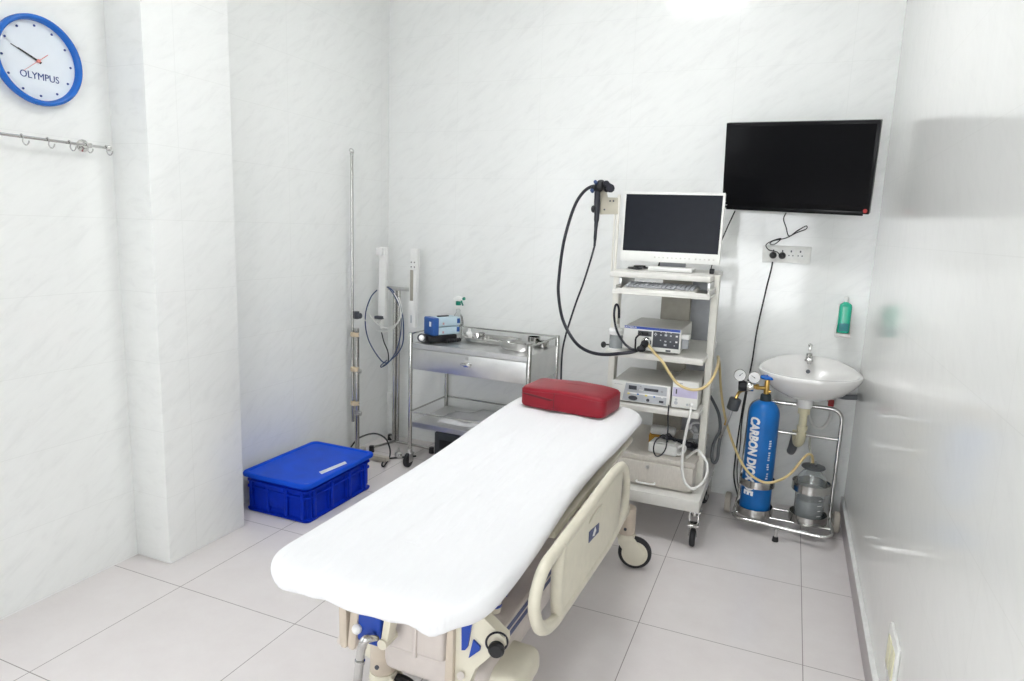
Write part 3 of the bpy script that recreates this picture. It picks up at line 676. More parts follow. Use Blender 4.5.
# electrosurgical unit
t = thing('electrosurgical_unit', 'wide grey faced generator beside the pump on the lower cart shelf', 'medical device', (-.63, 3.4, .682))
EX0, EX1, EZ0, EZ1, EY = -.783, -.489, .690, .790, 3.225
F = dev_front(EX0, EX1, EZ0, EZ1, EY)
b = B().box(((EX0 + EX1) / 2, EY + .010, (EZ0 + EZ1) / 2), (EX1 - EX0, .026, EZ1 - EZ0), .004); fr = obj('front_panel', b, 'device', t)
b = B().box(((EX0 + EX1) / 2, EY + .205, (EZ0 + EZ1) / 2), (EX1 - EX0 - .005, .37, EZ1 - EZ0 - .003), .004); obj('housing', b, 'device_top', t)
for u in (.1, .9):
    for yy in (.05, .34):
        b = B().cyl((EX0 + u * (EX1 - EX0), EY + yy, .6825), (EX0 + u * (EX1 - EX0), EY + yy, .694), .011, n=12); obj('foot', b, 'black', t)
b = B().prism([F(.195, .05, .003), F(.94, .05, .003), F(.94, .94, .003), F(.245, .94, .003)], (0, -.001, 0)); pn = obj('control_panel', b, 'panel_grey', fr)
b = B().box(F(.62, .46, .0042), (.20, .0006, .007)); obj('white_line', b, 'print_white', pn)
for u, v, w_, h_ in ((.365, .74, .040, .020), (.68, .72, .070, .014)):
    b = B().box(F(u, v, .0045), (w_, .0012, h_), .0004); obj('display', b, 'panel_dark', pn)
b = text_bm('OLYMPUS', .008, .0002, fit=(.040, .0045)); b.xf(frame4(F(.115, .83, .0033), (1, 0, 0), (0, 0, 1))); obj('lettering', b, 'print_grey', fr)
for u, v, m_, s in ((.30, .42, 'yellow', .011), (.46, .43, 'blue_print', .009), (.60, .41, 'yellow', .011), (.74, .40, 'blue_print', .009), (.87, .42, 'print_white', .011), (.50, .84, 'print_grey', .008), (.49, .66, 'print_white', .007), (.525, .66, 'print_white', .007), (.86, .70, 'print_grey', .010)):
    b = B().box(F(u, v, .0046), (s, .001, s * .75), .0003); obj('key', b, m_, pn)
b = B().rings([[V(F(.38, .21, w_)) + V((math.cos(a) * .023 * k_, 0, math.sin(a) * .012 * k_)) for a in [2 * PI * j / 24 for j in range(24)]] for w_, k_ in ((.004, 1), (.006, 1), (.0065, .9))]); obj('foot_socket', b, 'panel_dark', pn)
b = B().cyl(F(.635, .19, .004), F(.635, .19, .006), .008, n=18); obj('round_socket', b, 'panel_dark', pn)
b = B().box(F(.86, .19, .0048), (.022, .002, .011), .0006); obj('power_switch', b, 'panel_dark', pn)

# flushing pump
t = thing('flushing_pump', 'small white pump with lilac band right of the generator on the lower cart shelf', 'medical device', (-.42, 3.4, .682))
QX0, QX1, QZ0, QZ1, QY = -.482, -.358, .690, .826, 3.225
F = dev_front(QX0, QX1, QZ0, QZ1, QY)
b = B().box(((QX0 + QX1) / 2, QY + .010, (QZ0 + QZ1) / 2), (QX1 - QX0, .026, QZ1 - QZ0), .005); fr = obj('front_panel', b, 'device', t)
b = B().box(((QX0 + QX1) / 2, QY + .165, (QZ0 + QZ1) / 2), (QX1 - QX0 - .004, .29, QZ1 - QZ0 - .003), .004); obj('housing', b, 'device_top', t)
for u in (.12, .88):
    for yy in (.05, .27):
        b = B().cyl((QX0 + u * (QX1 - QX0), QY + yy, .6825), (QX0 + u * (QX1 - QX0), QY + yy, .694), .009, n=12); obj('foot', b, 'black', t)
b = B().box(F(.5, .58, .0032), (QX1 - QX0 - .008, .0008, .046)); bd = obj('lilac_band', b, 'lilac', fr)
b = B().box(F(.17, .60, .0042), (.006, .001, .024)); obj('slot', b, 'panel_dark', bd)
b = B().box(F(.27, .90, .0032), (.030, .0008, .003)); obj('badge', b, 'print_grey', fr)
for u, v, s in ((.18, .30, .006), (.18, .18, .009), (.62, .16, .006)):
    b = B().cyl(F(u, v, .003), F(u, v, .0045), s, n=14); obj('button', b, 'panel_grey', fr)
b = B().lathe(F(.78, .16, .003), [(.011, 0), (.011, .008), (.006, .009), (.006, .018), (.0, .0185)], 18, (0, -1, 0)); obj('outlet', b, 'dull_chrome', fr)
wq = F(.72, .13, .02)
cable('white_tube', 'white tube looping down from the pump in front of the drawer', [F(.74, .15, .004), (-0.3813, 3.1800, 0.6845), (-0.3920, 3.1700, 0.6009), (-0.4000, 3.1650, 0.5007), (-0.3979, 3.1600, 0.4217), (-0.3818, 3.1500, 0.3569), (-0.3447, 3.1400, 0.3243), (-0.3089, 3.1400, 0.3438), (-0.2816, 3.1500, 0.3931), (-0.2840, 3.1700, 0.4487), (-0.3100, 3.1900, 0.4805), (-0.3406, 3.2200, 0.4914), (-.395, 3.30, .422)], .0068, 'white_cable', 'tube')
cable('latex_tube', 'tan latex tube from the light source unit down to the glass jar', [(-.618, 3.20, .999), (-0.5669, 3.1600, 0.9581), (-0.5244, 3.1200, 0.9330), (-0.4795, 3.1000, 0.8793), (-0.4392, 3.1000, 0.8362), (-0.3828, 3.1000, 0.8171), (-0.3306, 3.1100, 0.8265), (-0.2974, 3.1500, 0.8582), (-0.2846, 3.2500, 0.9034), (-0.2962, 3.4200, 0.9173), (-0.3152, 3.6000, 0.8955), (-0.3120, 3.7000, 0.8295), (-0.2911, 3.7400, 0.6613), (-0.2438, 3.6800, 0.5128), (-0.1734, 3.5700, 0.3993), (-0.1078, 3.5050, 0.3277), (-0.0310, 3.4900, 0.2929), (0.0342, 3.4950, 0.3088), (0.0914, 3.5200, 0.3481), (0.1407, 3.5600, 0.4184), (0.1672, 3.6000, 0.4397), (0.1875, 3.6200, 0.4289), (0.1970, 3.6300, 0.3843)], .0068, 'rubber_tan', 'tube', smooth=7)

# things on the drawer unit
t = thing('foot_pedal', 'white foot pedal block lying on the drawer unit of the cart', 'pedal', (-.52, 3.36, .414))
b = B().box((-.515, 3.355, .442), (.15, .11, .055), .010, 3, RZ(-.12)); obj('body', b, 'white_plastic', t)
b = B().torus((-.432, 3.322, .448), .024, .008, (.35, -1, .2), 20, 8, (1.1, .7)); obj('loop_handle', b, 'white_plastic', t)
b = B().box((-.51, 3.35, .472), (.10, .07, .006), .002, 2, RZ(-.12)); obj('tread', b, 'device', t)
b = B().box((-.575, 3.50, .438), (.10, .08, .046), .003, 1, RZ(.1)); solo('carton', 'small orange carton behind the white pedal on the drawer unit', 'box', b, 'orange', (-.575, 3.50, .4145))
b = B().box((-.555, 3.505, .482), (.13, .07, .040), .012, 3, RZ(.05)); solo('gauze_pack', 'white rounded pack on top of the orange carton', 'pack', b, 'white_plastic', (-.555, 3.505, .462))
b = B()
pts = []
for j in range(70):
    a = j * .55; rr = .075 + .014 * math.sin(j * 1.3)
    pts.append((-.46 + rr * 1.15 * math.cos(a), 3.43 + rr * .8 * math.sin(a), .4235 + .0016 * (j % 20) + .052 * max(0, 1 - abs((a % (2 * PI)) - 4.3) / 2.2)))
b.tube(pts, .0052, 6, smooth=3)
solo('coiled_cable', 'black cable lying in a coil around the white pedal', 'cable', b, 'hose_black', (-.44, 3.43, .415), ang=60)
cable('pedal_cord', 'thin black cord hanging in a loop over the drawer front of the cart', [(-0.4882, 3.2000, 0.7044), (-0.4862, 3.1800, 0.6593), (-0.4814, 3.1800, 0.5945), (-0.4817, 3.1800, 0.5335), (-0.4855, 3.1800, 0.4870), (-0.5033, 3.1700, 0.4563), (-0.5271, 3.1700, 0.4471), (-0.5415, 3.1700, 0.4755), (-0.5388, 3.1800, 0.5141), (-0.5243, 3.2000, 0.5338), (-0.5089, 3.2500, 0.5350), (-.50, 3.33, .479)], .0035, 'hose_black')
t = thing('breathing_mask', 'grey silicone mask with clear elbow on the right end of the drawer unit', 'mask', (-.375, 3.50, .414))
b = B().lathe((-.385, 3.50, .4145), [(.062, 0), (.066, .010), (.055, .028), (.030, .045), (.012, .052), (.0, .052)], 24); obj('dome', b, 'mask_grey', t)
b = B().tube([(-.385, 3.50, .462), (-.385, 3.495, .50), (-.392, 3.47, .53), (-.41, 3.44, .54)], .014, 12, smooth=4); obj('elbow', b, 'film', t)
b = B().torus((-.375, 3.455, .535), .032, .006, (0, 1, .1), 20, 8); obj('strap_ring', b, 'film', t)

# ================================================================== INSTRUMENT TROLLEY
th = -.026; ex = V((math.cos(th), math.sin(th), 0)); ey = V((-math.sin(th), math.cos(th), 0)); T0 = V((-2.135, 3.505, 0)); TW, TD = .80, .455
def P(u, v, z): return T0 + ex * (u * TW) + ey * (v * TD) + V((0, 0, z))
RT = Matrix((ex, ey, V((0, 0, 1)))).transposed()
t = thing('instrument_trolley', 'two tier stainless steel trolley with a drawer in the back left corner', 'trolley', P(.5, .5, 0))
for u in (0, 1):
    for v in (0, 1):
        b = B().cyl(P(u, v, .085), P(u, v, .868), .0135, n=16, bev=.003); leg = obj('leg', b, 'steel', t)
        c = P(u, v, 0); b = B().box(c + V((0, 0, .088)), (.046, .046, .012), .003, R=RT); b.cyl(c + V((0, 0, .09)), c + V((0, 0, .12)), .016, n=14)
        for s in (-1, 1): b.box(c + ex * s * .018 + ey * -.012 + V((0, 0, .062)), (.004, .04, .055), .001, R=RT)
        fk = obj('caster_fork', b, 'dull_chrome', t)
        w = c + ey * -.018 + V((0, 0, .0465)); b = B()
        b.lathe(w - ex * .012, [(.038, 0), (.045, .003), (.0465, .008), (.0465, .018), (.045, .023), (.038, .026)], 26, ex); obj('caster_wheel', b, 'rubber', fk)
def tray(z, lip):
    b = B().box(P(.5, .5, z), (TW - .016, TD - .010, .004), .0, R=RT)
    b.box(P(.5, 0, z - lip / 2) + ey * .004, (TW - .026, .004, lip), 0, R=RT); b.box(P(.5, 1, z - lip / 2) - ey * .004, (TW - .026, .004, lip), 0, R=RT)
    for u, s in ((0, 1), (1, -1)): b.box(P(u, .5, z - lip / 2) + ex * s * .006, (.004, TD - .026, lip), 0, R=RT)
    return b
obj('top_tray', tray(.800, .030), 'steel_plate', t); obj('lower_tray', tray(.293, .030), 'steel_plate', t)
def rail(z, name, m_='steel'):
    for a, c in (((0, 0), (0, 1)), ((1, 0), (1, 1)), ((0, 1), (1, 1))):
        b = B().cyl(P(*a, z), P(*c, z), .0055, n=10); obj(name, b, m_, t)
rail(.860, 'guard_rail'); rail(.362, 'lower_rail')
b = B().cyl(P(0, 0, .362), P(1, 0, .362), .0045, n=10); obj('lower_rail', b, 'steel', t)
# drawer box
b = B().box(P(.5, .52, .632) , (TW - .03, TD - .05, .004), 0, R=RT)
for u, s in ((0, 1), (1, -1)): b.box(P(u, .5, .70) + ex * s * .004, (.003, TD - .026, .145), 0, R=RT)
b.box(P(.5, 1, .70) - ey * .008, (TW - .03, .003, .145), 0, R=RT)
obj('drawer_housing', b, 'steel_plate', t)
b = B().box(P(.5, 0, .704) + ey * .002, (TW - .030, .014, .128), .002, R=RT); b.box(P(.5, .45, .682) , (TW - .06, TD * .8, .08), .002, R=RT)
dr = obj('drawer', b, 'steel_plate', t)
hp = P(.50, 0, .708) - ey * .006
b = B().prism([hp + ex * -.035 + V((0, 0, .012)), hp + ex * .035 + V((0, 0, .012)), hp + ex * .035 + V((0, 0, .002)), hp + ex * -.035 + V((0, 0, .002))], ey * -.028, .003); b.box(hp + V((0, 0, .002)), (.05, .006, .03), .002, R=RT); obj('handle', b, 'chrome', dr)
q = P(.50, 0, .750) - ey * .0055; b = B().cyl(q, q - ey * .006, .010, n=18); b.box(q - ey * .0065, (.002, .001, .010), R=RT); obj('lock', b, 'dull_chrome', dr)

# things on the trolley top (tray surface z = .782)
ZT = .8025
t = thing('tool_case', 'blue and pale blue box device on the left end of the steel trolley', 'device', P(.15, .40, ZT))
A = 1.08
CB = P(.155, .37, ZT); cE = V((math.cos(A), math.sin(A), 0)); cN = V((-math.sin(A), math.cos(A), 0)); RC = RZ(A)
def c_(u, v, z): return CB + cE * u + cN * v + V((0, 0, z))
b = B().box(c_(.02, 0, .128), (.17, .105, .056), .010, 3, RC); up = obj('upper_shell', b, 'box_pale', t)
b = B().box(c_(.02, 0, .071), (.17, .100, .050), .010, 3, RC); lo = obj('lower_shell', b, 'box_pale', t)
b = B().box(c_(-.080, 0, .102), (.045, .112, .112), .008, 3, RC); fr = obj('end_block', b, 'box_blue', t)
b = B().box(c_(-.1035, -.022, .118), (.001, .022, .030), 0, 1, RC); obj('label', b, 'sticker', fr)
b = B().box(c_(.01, .01, .158), (.08, .022, .010), .003, 2, RC); obj('carry_grip', b, 'black', up)
for zz, pr in ((.128, up), (.073, lo)):
    b = B().box(c_(.088, -.0535 if zz > .1 else -.0508, zz + .004), (.022, .001, .030), 0, 1, RC); obj('vent', b, 'box_blue', pr)
    b = B().box(c_(-.025, -.0535 if zz > .1 else -.0508, zz - .008), (.012, .001, .014), 0, 1, RC); obj('print', b, 'box_print', pr)
b = B().box(c_(-.02, 0, .026), (.20, .11, .040), .008, 2, RC); obj('base_tray', b, 'black', t)
for i in range(6):
    b = B().ball(c_(.00 + i * .018, -.070 + .004 * (i % 2), .0125), .0125, 10); obj('cord_coil', b, 'black', t)
q = P(.062, .10, ZT + .030); b = B().torus(q, .022, .006, (.45, -1, .1), 28, 8); b.m(1).lathe(q - V((.45, -1, .1)).normalized() * .006, [(.006, 0), (.018, .002), (.018, .010), (.006, .012)], 20, (.45, -1, .1))
solo('gauge_ring', 'small round gauge with dark rim on the front left edge of the trolley', 'gauge', b, ['panel_dark', 'dull_chrome'], q - V((0, 0, .029)))
# trigger spray bottle behind the box
q = V((-1.9624, 3.8000, 0.9266)); sx, sy = q.x, 3.80
t = thing('spray_bottle', 'clear spray bottle with white and green trigger behind the blue box device', 'bottle', (sx, sy, ZT))
b = B().lathe((sx, sy, ZT + .001), [(.034, 0), (.037, .006), (.037, .11), (.030, .145), (.014, .175), (.013, .195)], 24); obj('bottle', b, 'glass', t)
zz = (-1.9870, 3.8000, 1.0356)[2]
b = B().lathe((sx, sy, zz - .012), [(.016, 0), (.017, .004), (.017, .022), (.014, .026)], 18); obj('collar', b, 'spray_green', t)
b = B().prism([(sx - .030, sy - .012, zz + .014), (sx + .030, sy - .012, zz + .022), (sx + .034, sy - .012, zz + .040), (sx - .006, sy - .012, zz + .046), (sx - .036, sy - .012, zz + .030)], (0, .024, 0), .004); obj('trigger_head', b, 'white_plastic', t)
b = B().cyl((sx + .032, sy, zz + .031), (sx + .046, sy, zz + .034), .010, n=14); obj('nozzle', b, 'spray_green', t)
b = B().tube([(sx + .022, sy, zz + .02), (sx + .026, sy, zz + .004), (sx + .034, sy, zz - .012)], .005, 8, smooth=3); obj('trigger', b, 'spray_green', t)
# white small bottle by the box
q = P(.285, .74, ZT); b = B().lathe(q, [(.020, 0), (.022, .004), (.022, .040), (.012, .052), (.010, .070), (.0, .071)], 18)
solo('white_bottle', 'small white squeeze bottle right of the blue box device', 'bottle', b, 'white_plastic', q)
# steel instrument tray
def pan(name, label, cx_, cy_, hx_, hy_, h_, p=5, z=ZT, rim=.008, m_='steel', th=.0025):
    def rg(sx_, sy_, zz): 
        return [P(0, 0, 0) * 0 + V((P(cx_, cy_, 0).x, P(cx_, cy_, 0).y, z + zz)) + ex * sx_ * math.copysign(abs(math.cos(a)) ** (2 / p), math.cos(a)) + ey * sy_ * math.copysign(abs(math.sin(a)) ** (2 / p), math.sin(a)) for a in [2 * PI * j / 48 for j in range(48)]]
    b = B().rings([rg(hx_ * .9, hy_ * .9, .001), rg(hx_, hy_, h_), rg(hx_ + rim, hy_ + rim, h_), rg(hx_ + rim, hy_ + rim, h_ + th), rg(hx_ - th, hy_ - th, h_ + th), rg(hx_ * .9 - th, hy_ * .9 - th, .001 + th)])
    return solo(name, label, 'tray', b, m_, P(cx_, cy_, z))
pan('steel_tray', 'long shallow stainless steel tray at the back of the trolley top', .50, .72, .175, .098, .026, m_='chrome')
q = P(.40, .74, ZT + .0045); b = B().lathe(q, [(.022, 0), (.024, .003), (.024, .042), (.020, .045), (.020, .006), (.0, .005)], 22); solo('steel_cup', 'small steel cup standing inside the long steel tray', 'cup', b, 'chrome', q)
# kidney dish
kd = P(.80, .36, ZT)
def krg(sc_, zz, off=0):
    out = []
    for j in range(56):
        a = 2 * PI * j / 56; r = 1 - .28 * math.exp(-((a - PI / 2 + PI) % (2 * PI) - PI) ** 2 / .35)
        x = math.cos(a) * .105 * sc_; y = math.sin(a) * .056 * sc_ * r
        out.append(kd + ex * x + ey * y + V((0, 0, zz)) )
    return out
b = B().rings([krg(.82, .001), krg(.93, .014), krg(1, .045), krg(1.07, .046), krg(1.07, .049), krg(.97, .049), krg(.90, .016), krg(.79, .004)])
solo('kidney_dish', 'kidney shaped steel dish on the front right corner of the trolley', 'dish', b, 'chrome', kd)
for (u, v, r_, h_, nm) in ((.845, .80, .040, .055, 'tall steel cup behind the kidney dish on the trolley'), (.935, .74, .036, .036, 'low round steel bowl at the right end of the trolley')):
    q = P(u, v, ZT); b = B().lathe(q, [(r_ * .8, 0), (r_, .004), (r_, h_), (r_ + .004, h_ + .002), (r_ - .003, h_ + .002), (r_ - .003, .006), (.0, .005)], 28); solo('steel_cup', nm, 'cup', b, 'chrome', q)
# scissors-like forceps in the dish
b = B()
for s in (-1, 1):
    b.tube([kd + ex * -.07 + ey * (.012 * s) + V((0, 0, .053)), kd + ex * .0 + V((0, 0, .054 + .004 * s)), kd + ex * .08 + ey * (-.02 * s) + V((0, 0, .053))], .0028, 8, smooth=4)
    b.torus(kd + ex * .097 + ey * (-.026 * s) + V((0, 0, .0525)), .013, .0026, (0, 0, 1), 18, 6)
solo('forceps', 'steel forceps lying across the kidney dish', 'forceps', b, 'dull_chrome', kd + V((0, 0, .05)))
# lower tier bags
ZL = .2955
def bag(name, label, u, v, w_, d_, h_, rot, seed, m_):
    rnd = random.Random(seed); ph = [rnd.uniform(0, 6) for _ in range(6)]
    R = RZ(rot); c = P(u, v, ZL); n = 22
    def hgt(i, j):
        a, q_ = i / n, j / n
        e = min(1, 6 * min(a, 1 - a, q_, 1 - q_) + .0)
        return h_ * e ** .5 * (.55 + .25 * math.sin(a * 7 + ph[0] + q_ * 3) + .2 * math.sin(q_ * 9 + ph[1] - a * 4) + .12 * math.sin(a * 17 + q_ * 13 + ph[2]))
    top = []; bot = []
    for j in range(n + 1):
        rt, rb = [], []
        for i in range(n + 1):
            x = (i / n - .5) * w_ * (1 + .05 * math.sin(j * .7 + ph[3])); y = (j / n - .5) * d_ * (1 + .06 * math.sin(i * .5 + ph[4]))
            o = R @ V((x, y, 0)); rt.append(c + o + V((0, 0, .003 + max(0, hgt(i, j))))); rb.append(c + o + V((0, 0, .001)))
        top.append(rt); bot.append(rb)
    b = B().grid(top); b.grid(list(reversed(bot)))
    ring = lambda g: g[0][:-1] + [r[-1] for r in g[:-1]] + list(reversed(g[-1]))[:-1] + [r[0] for r in reversed(g[1:])]
    b.rings([ring(top), ring(bot)], False, False)
    bmesh.ops.remove_doubles(b.bm, verts=b.bm.verts[:], dist=1e-5)
    return solo(name, label, 'bag', b, m_, c, ang=50)
bag('plastic_bag', 'crumpled clear plastic bag on the lower tier of the steel trolley', .48, .52, .50, .30, .05, .05, 3, 'film')
b = B().box((-1.93, 3.80, .10), (.24, .26, .19), .008); b.m(1).box((-1.93, 3.668, .12), (.16, .004, .06), .001)
solo('floor_unit', 'dark casing standing on the floor under the steel trolley', 'box', b, ['dark_box', 'black'], (-1.93, 3.80, .004))

# ================================================================== INFUSION POLE
IX, IY = -2.535, 3.49
t = thing('infusion_pole', 'tall thin steel infusion pole behind the blue crate', 'pole', (IX, IY, 0))
b = B().cyl((IX + .008, IY, .035), (IX + .008, IY, .86), .0155, n=16); obj('lower_tube', b, 'steel', t)
ztop = (-2.5658, 3.4900, 1.9513)[2]
b = B().cyl((IX - .018, IY - .01, .24), (IX - .018, IY - .01, ztop), .0095, n=14); obj('upper_rod', b, 'steel', t)
b = B().torus((IX - .018, IY - .01, ztop + .004), .011, .003, (0, 1, 0), 18, 6, (1, 1.6)); b.ball((IX - .018, IY - .01, ztop - .012), .012, 12); obj('top_hook', b, 'dull_chrome', t)
for zz in ((-2.5563, 3.4900, 0.8192)[2], (-2.5574, 3.4900, 0.5926)[2], (-2.5585, 3.4900, 0.3652)[2]):
    b = B().rings([[V((IX - .005, IY - .005, zz - .014 + .028 * k_ / 4)) + V((math.cos(a) * (.030 + .003 * math.sin(3 * a + k_ * 2)), math.sin(a) * (.022 + .002 * math.cos(2 * a + k_)), 0)) for a in [2 * PI * j / 18 for j in range(18)]] for k_ in range(5)]); obj('tape_wrap', b, 'tape', t)
for zz, s in (((-2.5327, 3.4900, 0.9443)[2], 1.5), ((-2.5341, 3.4900, 0.5853)[2], 1), ((-2.5351, 3.4900, 0.3043)[2], 1)):
    b = B().cyl((IX + .008, IY, zz - .016 * s), (IX + .008, IY, zz + .016 * s), .017, n=14); b.cyl((IX + .02, IY - .005, zz), (IX + .042, IY - .014, zz), .005, n=8); b.ball((IX + .046, IY - .016, zz), .013 * s ** .5, 10, (.8, 1, 1.2)); obj('clamp', b, 'panel_dark' if s > 1 else 'dull_chrome', t)
for a, L_ in ((-.02, .24), (1.75, .10), (4.55, .16)):
    d = V((math.cos(a), math.sin(a), 0)); n_ = V((-d.y, d.x, 0)) * .022; o = V((IX + .008, IY, .004))
    b = B().prism([o - n_ - d * .02, o + n_ - d * .02, o + n_ * .8 + d * L_, o - n_ * .8 + d * L_], (0, 0, .034), .004); obj('foot', b, 'sponge', t)

# ================================================================== SCOPE STAND in the corner
SX, SY = -2.445, 3.80
t = thing('drying_stand', 'steel stand with cross bar carrying two tall white holders in the back left corner', 'stand', (SX, SY, 0))
zb_ = (-2.4185, 3.8000, 1.0966)[2]
b = B().cyl((SX, SY, .04), (SX + .004, SY, zb_), .013, n=16); obj('main_tube', b, 'steel', t)
b = B().cyl((SX + .022, SY + .012, .04), (SX + .026, SY + .012, zb_), .012, n=16); obj('second_tube', b, 'steel', t)
a0, a1 = V((-2.4999, 3.7800, 1.0823)), V((-2.2904, 3.7800, 1.1201))
b = B().box((a0 + a1) / 2 + V((0, .006, 0)), ((a1 - a0).length + .03, .02, .026), .003); obj('cross_bar', b, 'dull_chrome', t)
for d, L_ in ((V((1, -.06, 0)), .30), (V((-.35, -1, 0)), .20), (V((-.75, .65, 0)), .13)):
    d.normalize(); o = V((SX + .01, SY + .005, .030))
    b = B().cyl(o, o + d * L_, .010, n=14); ft = obj('foot', b, 'steel', t)
    e = o + d * L_; b = B().cyl(e + V((0, 0, .012)), e - V((0, 0, .0295)), .016, .019, 14); b.cyl(e - d * .01, e + d * .012, .014, n=12); obj('foot_tip', b, 'black', ft)
# white holders
def holder(u0, zt_, zb2, wtop, lean, slot):
    x0 = u0; z0, z1 = zb2, zt_
    b = B().prism([(x0 - wtop / 2 - lean, 3.735, z0), (x0 + wtop / 2 - lean, 3.735, z0), (x0 + wtop / 2, 3.735, z1), (x0 - wtop / 2, 3.735, z1)], (0, .035, 0), .004)
    return b
h0, h1 = V((-2.4971, 3.7500, 1.3727)), V((-2.5188, 3.7500, 0.8975))
hl = obj('left_holder', holder(h0.x, h0.z, h1.z, .052, h0.x - h1.x - .01, 0), 'white_plastic', t)
b = B().box((h0.x - .012, 3.722, h0.z - .03), (.044, .03, .05), .006); b.cyl((h0.x - .008, 3.715, h0.z - .055), (h0.x - .008, 3.715, h0.z - .075), .008, n=12); obj('top_clip', b, 'white_plastic', hl)
b = B().box((h1.x, 3.730, h1.z + .006), (.058, .036, .022), .004); obj('dark_band', b, 'panel_dark', hl)
b = B().prism([(h1.x - .016, 3.735, h1.z), (h1.x + .024, 3.735, h1.z), (h1.x + .018, 3.735, h1.z - .07), (h1.x + .004, 3.735, h1.z - .07)], (0, .026, 0), .004); b.cyl((h1.x - .018, 3.73, h1.z - .022), (h1.x + .012, 3.73, h1.z - .015), .006, n=10); obj('nozzle', b, 'device', hl)
g0, g1 = V((-2.2604, 3.7500, 1.3704)), V((-2.2726, 3.7500, 0.8586))
gl = obj('right_holder', holder(g0.x, g0.z, g1.z, .052, g0.x - g1.x, 0), 'white_plastic', t)
gm = g0.lerp(g1, .5)
b = B().box((gm.x - .006, 3.7335, gm.z + .02), (.022, .004, .20), .001); obj('slot', b, 'duct', gl)
b = B().box((g0.x, 3.731, g0.z - .075), (.042, .008, .12), .003); obj('upper_clip', b, 'white_plastic', gl)
b = B().box((g1.x + .003, 3.731, g1.z + .13), (.042, .008, .08), .003); obj('lower_clip', b, 'white_plastic', gl)
for dz in (.085, .115):
    for dx in (-.012, .012):
        b = B().cyl((g0.x + dx, 3.728, g0.z - dz), (g0.x + dx, 3.724, g0.z - dz), .004, n=10); obj('pin', b, 'panel_dark', gl)
b = B().box((g1.x, 3.731, g1.z + .055), (.010, .004, .05), .001); obj('lower_slot', b, 'panel_grey', gl)
cable('blue_cable', 'blue cable looping down from the left white holder on the corner stand', [(-2.5308, 3.7200, 1.0878), (-2.5714, 3.7100, 1.0389), (-2.6113, 3.7100, 0.9414), (-2.6155, 3.7100, 0.8391), (-2.5873, 3.7100, 0.7390), (-2.5229, 3.7100, 0.6495), (-2.4590, 3.7100, 0.6016), (-2.3962, 3.7100, 0.6428), (-2.3422, 3.7100, 0.7029), (-2.3160, 3.7100, 0.7862), (-2.3252, 3.7100, 0.9384), (-2.3638, 3.7150, 1.0340), (-2.4137, 3.7200, 1.0960), (-2.4559, 3.7250, 1.1126)], .0042, 'navy_hose')
cable('dark_blue_cable', 'second dark blue cable hanging beside the main tube of the corner stand', [(-2.4239, 3.7000, 1.1098), (-2.3774, 3.7000, 1.0539), (-2.3384, 3.7000, 0.9779), (-2.3295, 3.7000, 0.8396), (-2.3591, 3.7000, 0.7094), (-2.4209, 3.7000, 0.6145), (-2.4760, 3.7000, 0.5740), (-2.4807, 3.6950, 0.5847), (-2.4334, 3.6950, 0.6276)], .0036, 'navy_hose')
cable('white_loop_cable', 'white cable hanging in a loop under the left white holder', [(-2.5486, 3.7000, 1.0213), (-2.5803, 3.7000, 0.9585), (-2.5564, 3.7000, 0.8998), (-2.4929, 3.7000, 0.8548), (-2.4190, 3.6950, 0.8453), (-2.3542, 3.6900, 0.8851), (-2.3279, 3.6900, 0.9403), (-2.3401, 3.6900, 1.0182), (-2.3852, 3.7000, 1.0797)], .0036, 'white_cable')
cable('outer_white_cable', 'thin white cable swinging from the pole clamp to the stand', [(-2.5246, 3.5000, 0.9503), (-2.5213, 3.5600, 0.9117), (-2.5011, 3.6200, 0.8537), (-2.4569, 3.6700, 0.8182), (-2.3936, 3.6800, 0.8362), (-2.3359, 3.6850, 0.9005), (-2.3136, 3.6850, 0.9683), (-2.3404, 3.6900, 1.0575)], .003, 'white_cable')
cable('black_lead', 'short black lead hanging below the left white holder', [(-2.4943, 3.7200, 0.8081), (-2.4743, 3.7200, 0.7421), (-2.4423, 3.7200, 0.6771), (-2.4419, 3.7200, 0.6087), (-2.4815, 3.7200, 0.5767)], .004, 'black')
t = thing('inline_switch', 'white pull cord with inline switch beside the tubes of the corner stand', 'switch', (-2.5226, 3.8600, 0.0828))
b = B().tube([(-2.4938, 3.8600, 0.6988), (-2.5048, 3.8600, 0.5204), (-2.5120, 3.8600, 0.3688)], .003, 8); b.tube([(-2.5279, 3.8600, 0.2725), (-2.5274, 3.8600, 0.1923), (-2.5309, 3.8600, 0.0668)], .003, 8); obj('cord', b, 'white_cable', t)
q = V((-2.5216, 3.8600, 0.3206)); b = B().box(q, (.030, .022, .075), .008, 3); obj('switch_body', b, 'white_plastic', t)
cable('floor_lead', 'black cord arching over the floor beside the blue crate', [(-2.5911, 3.5106, 0.0500), (-2.5318, 3.5173, 0.1200), (-2.4485, 3.5678, 0.1500), (-2.3838, 3.6002, 0.1200), (-2.3377, 3.5840, 0.0700), (-2.3109, 3.5494, 0.0300), (-2.2928, 3.4928, 0.0100), (-2.2640, 3.4038, 0.0070), (-2.2974, 3.4368, 0.0070), (-2.3199, 3.5164, 0.0080), (-2.2922, 3.5684, 0.0080), (-2.2412, 3.6095, 0.0080), (-2.1843, 3.6672, 0.0080)], .0055, 'black')
q = V((-2.275, 3.60, 0))
t = thing('cord_clamp', 'small silver clamp block on the floor where the black cord bends', 'clamp', q)
b = B().box(q + V((0, 0, .022)), (.05, .04, .04), .005, 2, RZ(.4)); b.cyl(q + V((0, 0, .042)), q + V((0, 0, .075)), .008, n=12); obj('block', b, 'dull_chrome', t)
b = B().ball(q + V((.022, -.02, .03)), .012, 12); obj('knob', b, 'chrome', t)

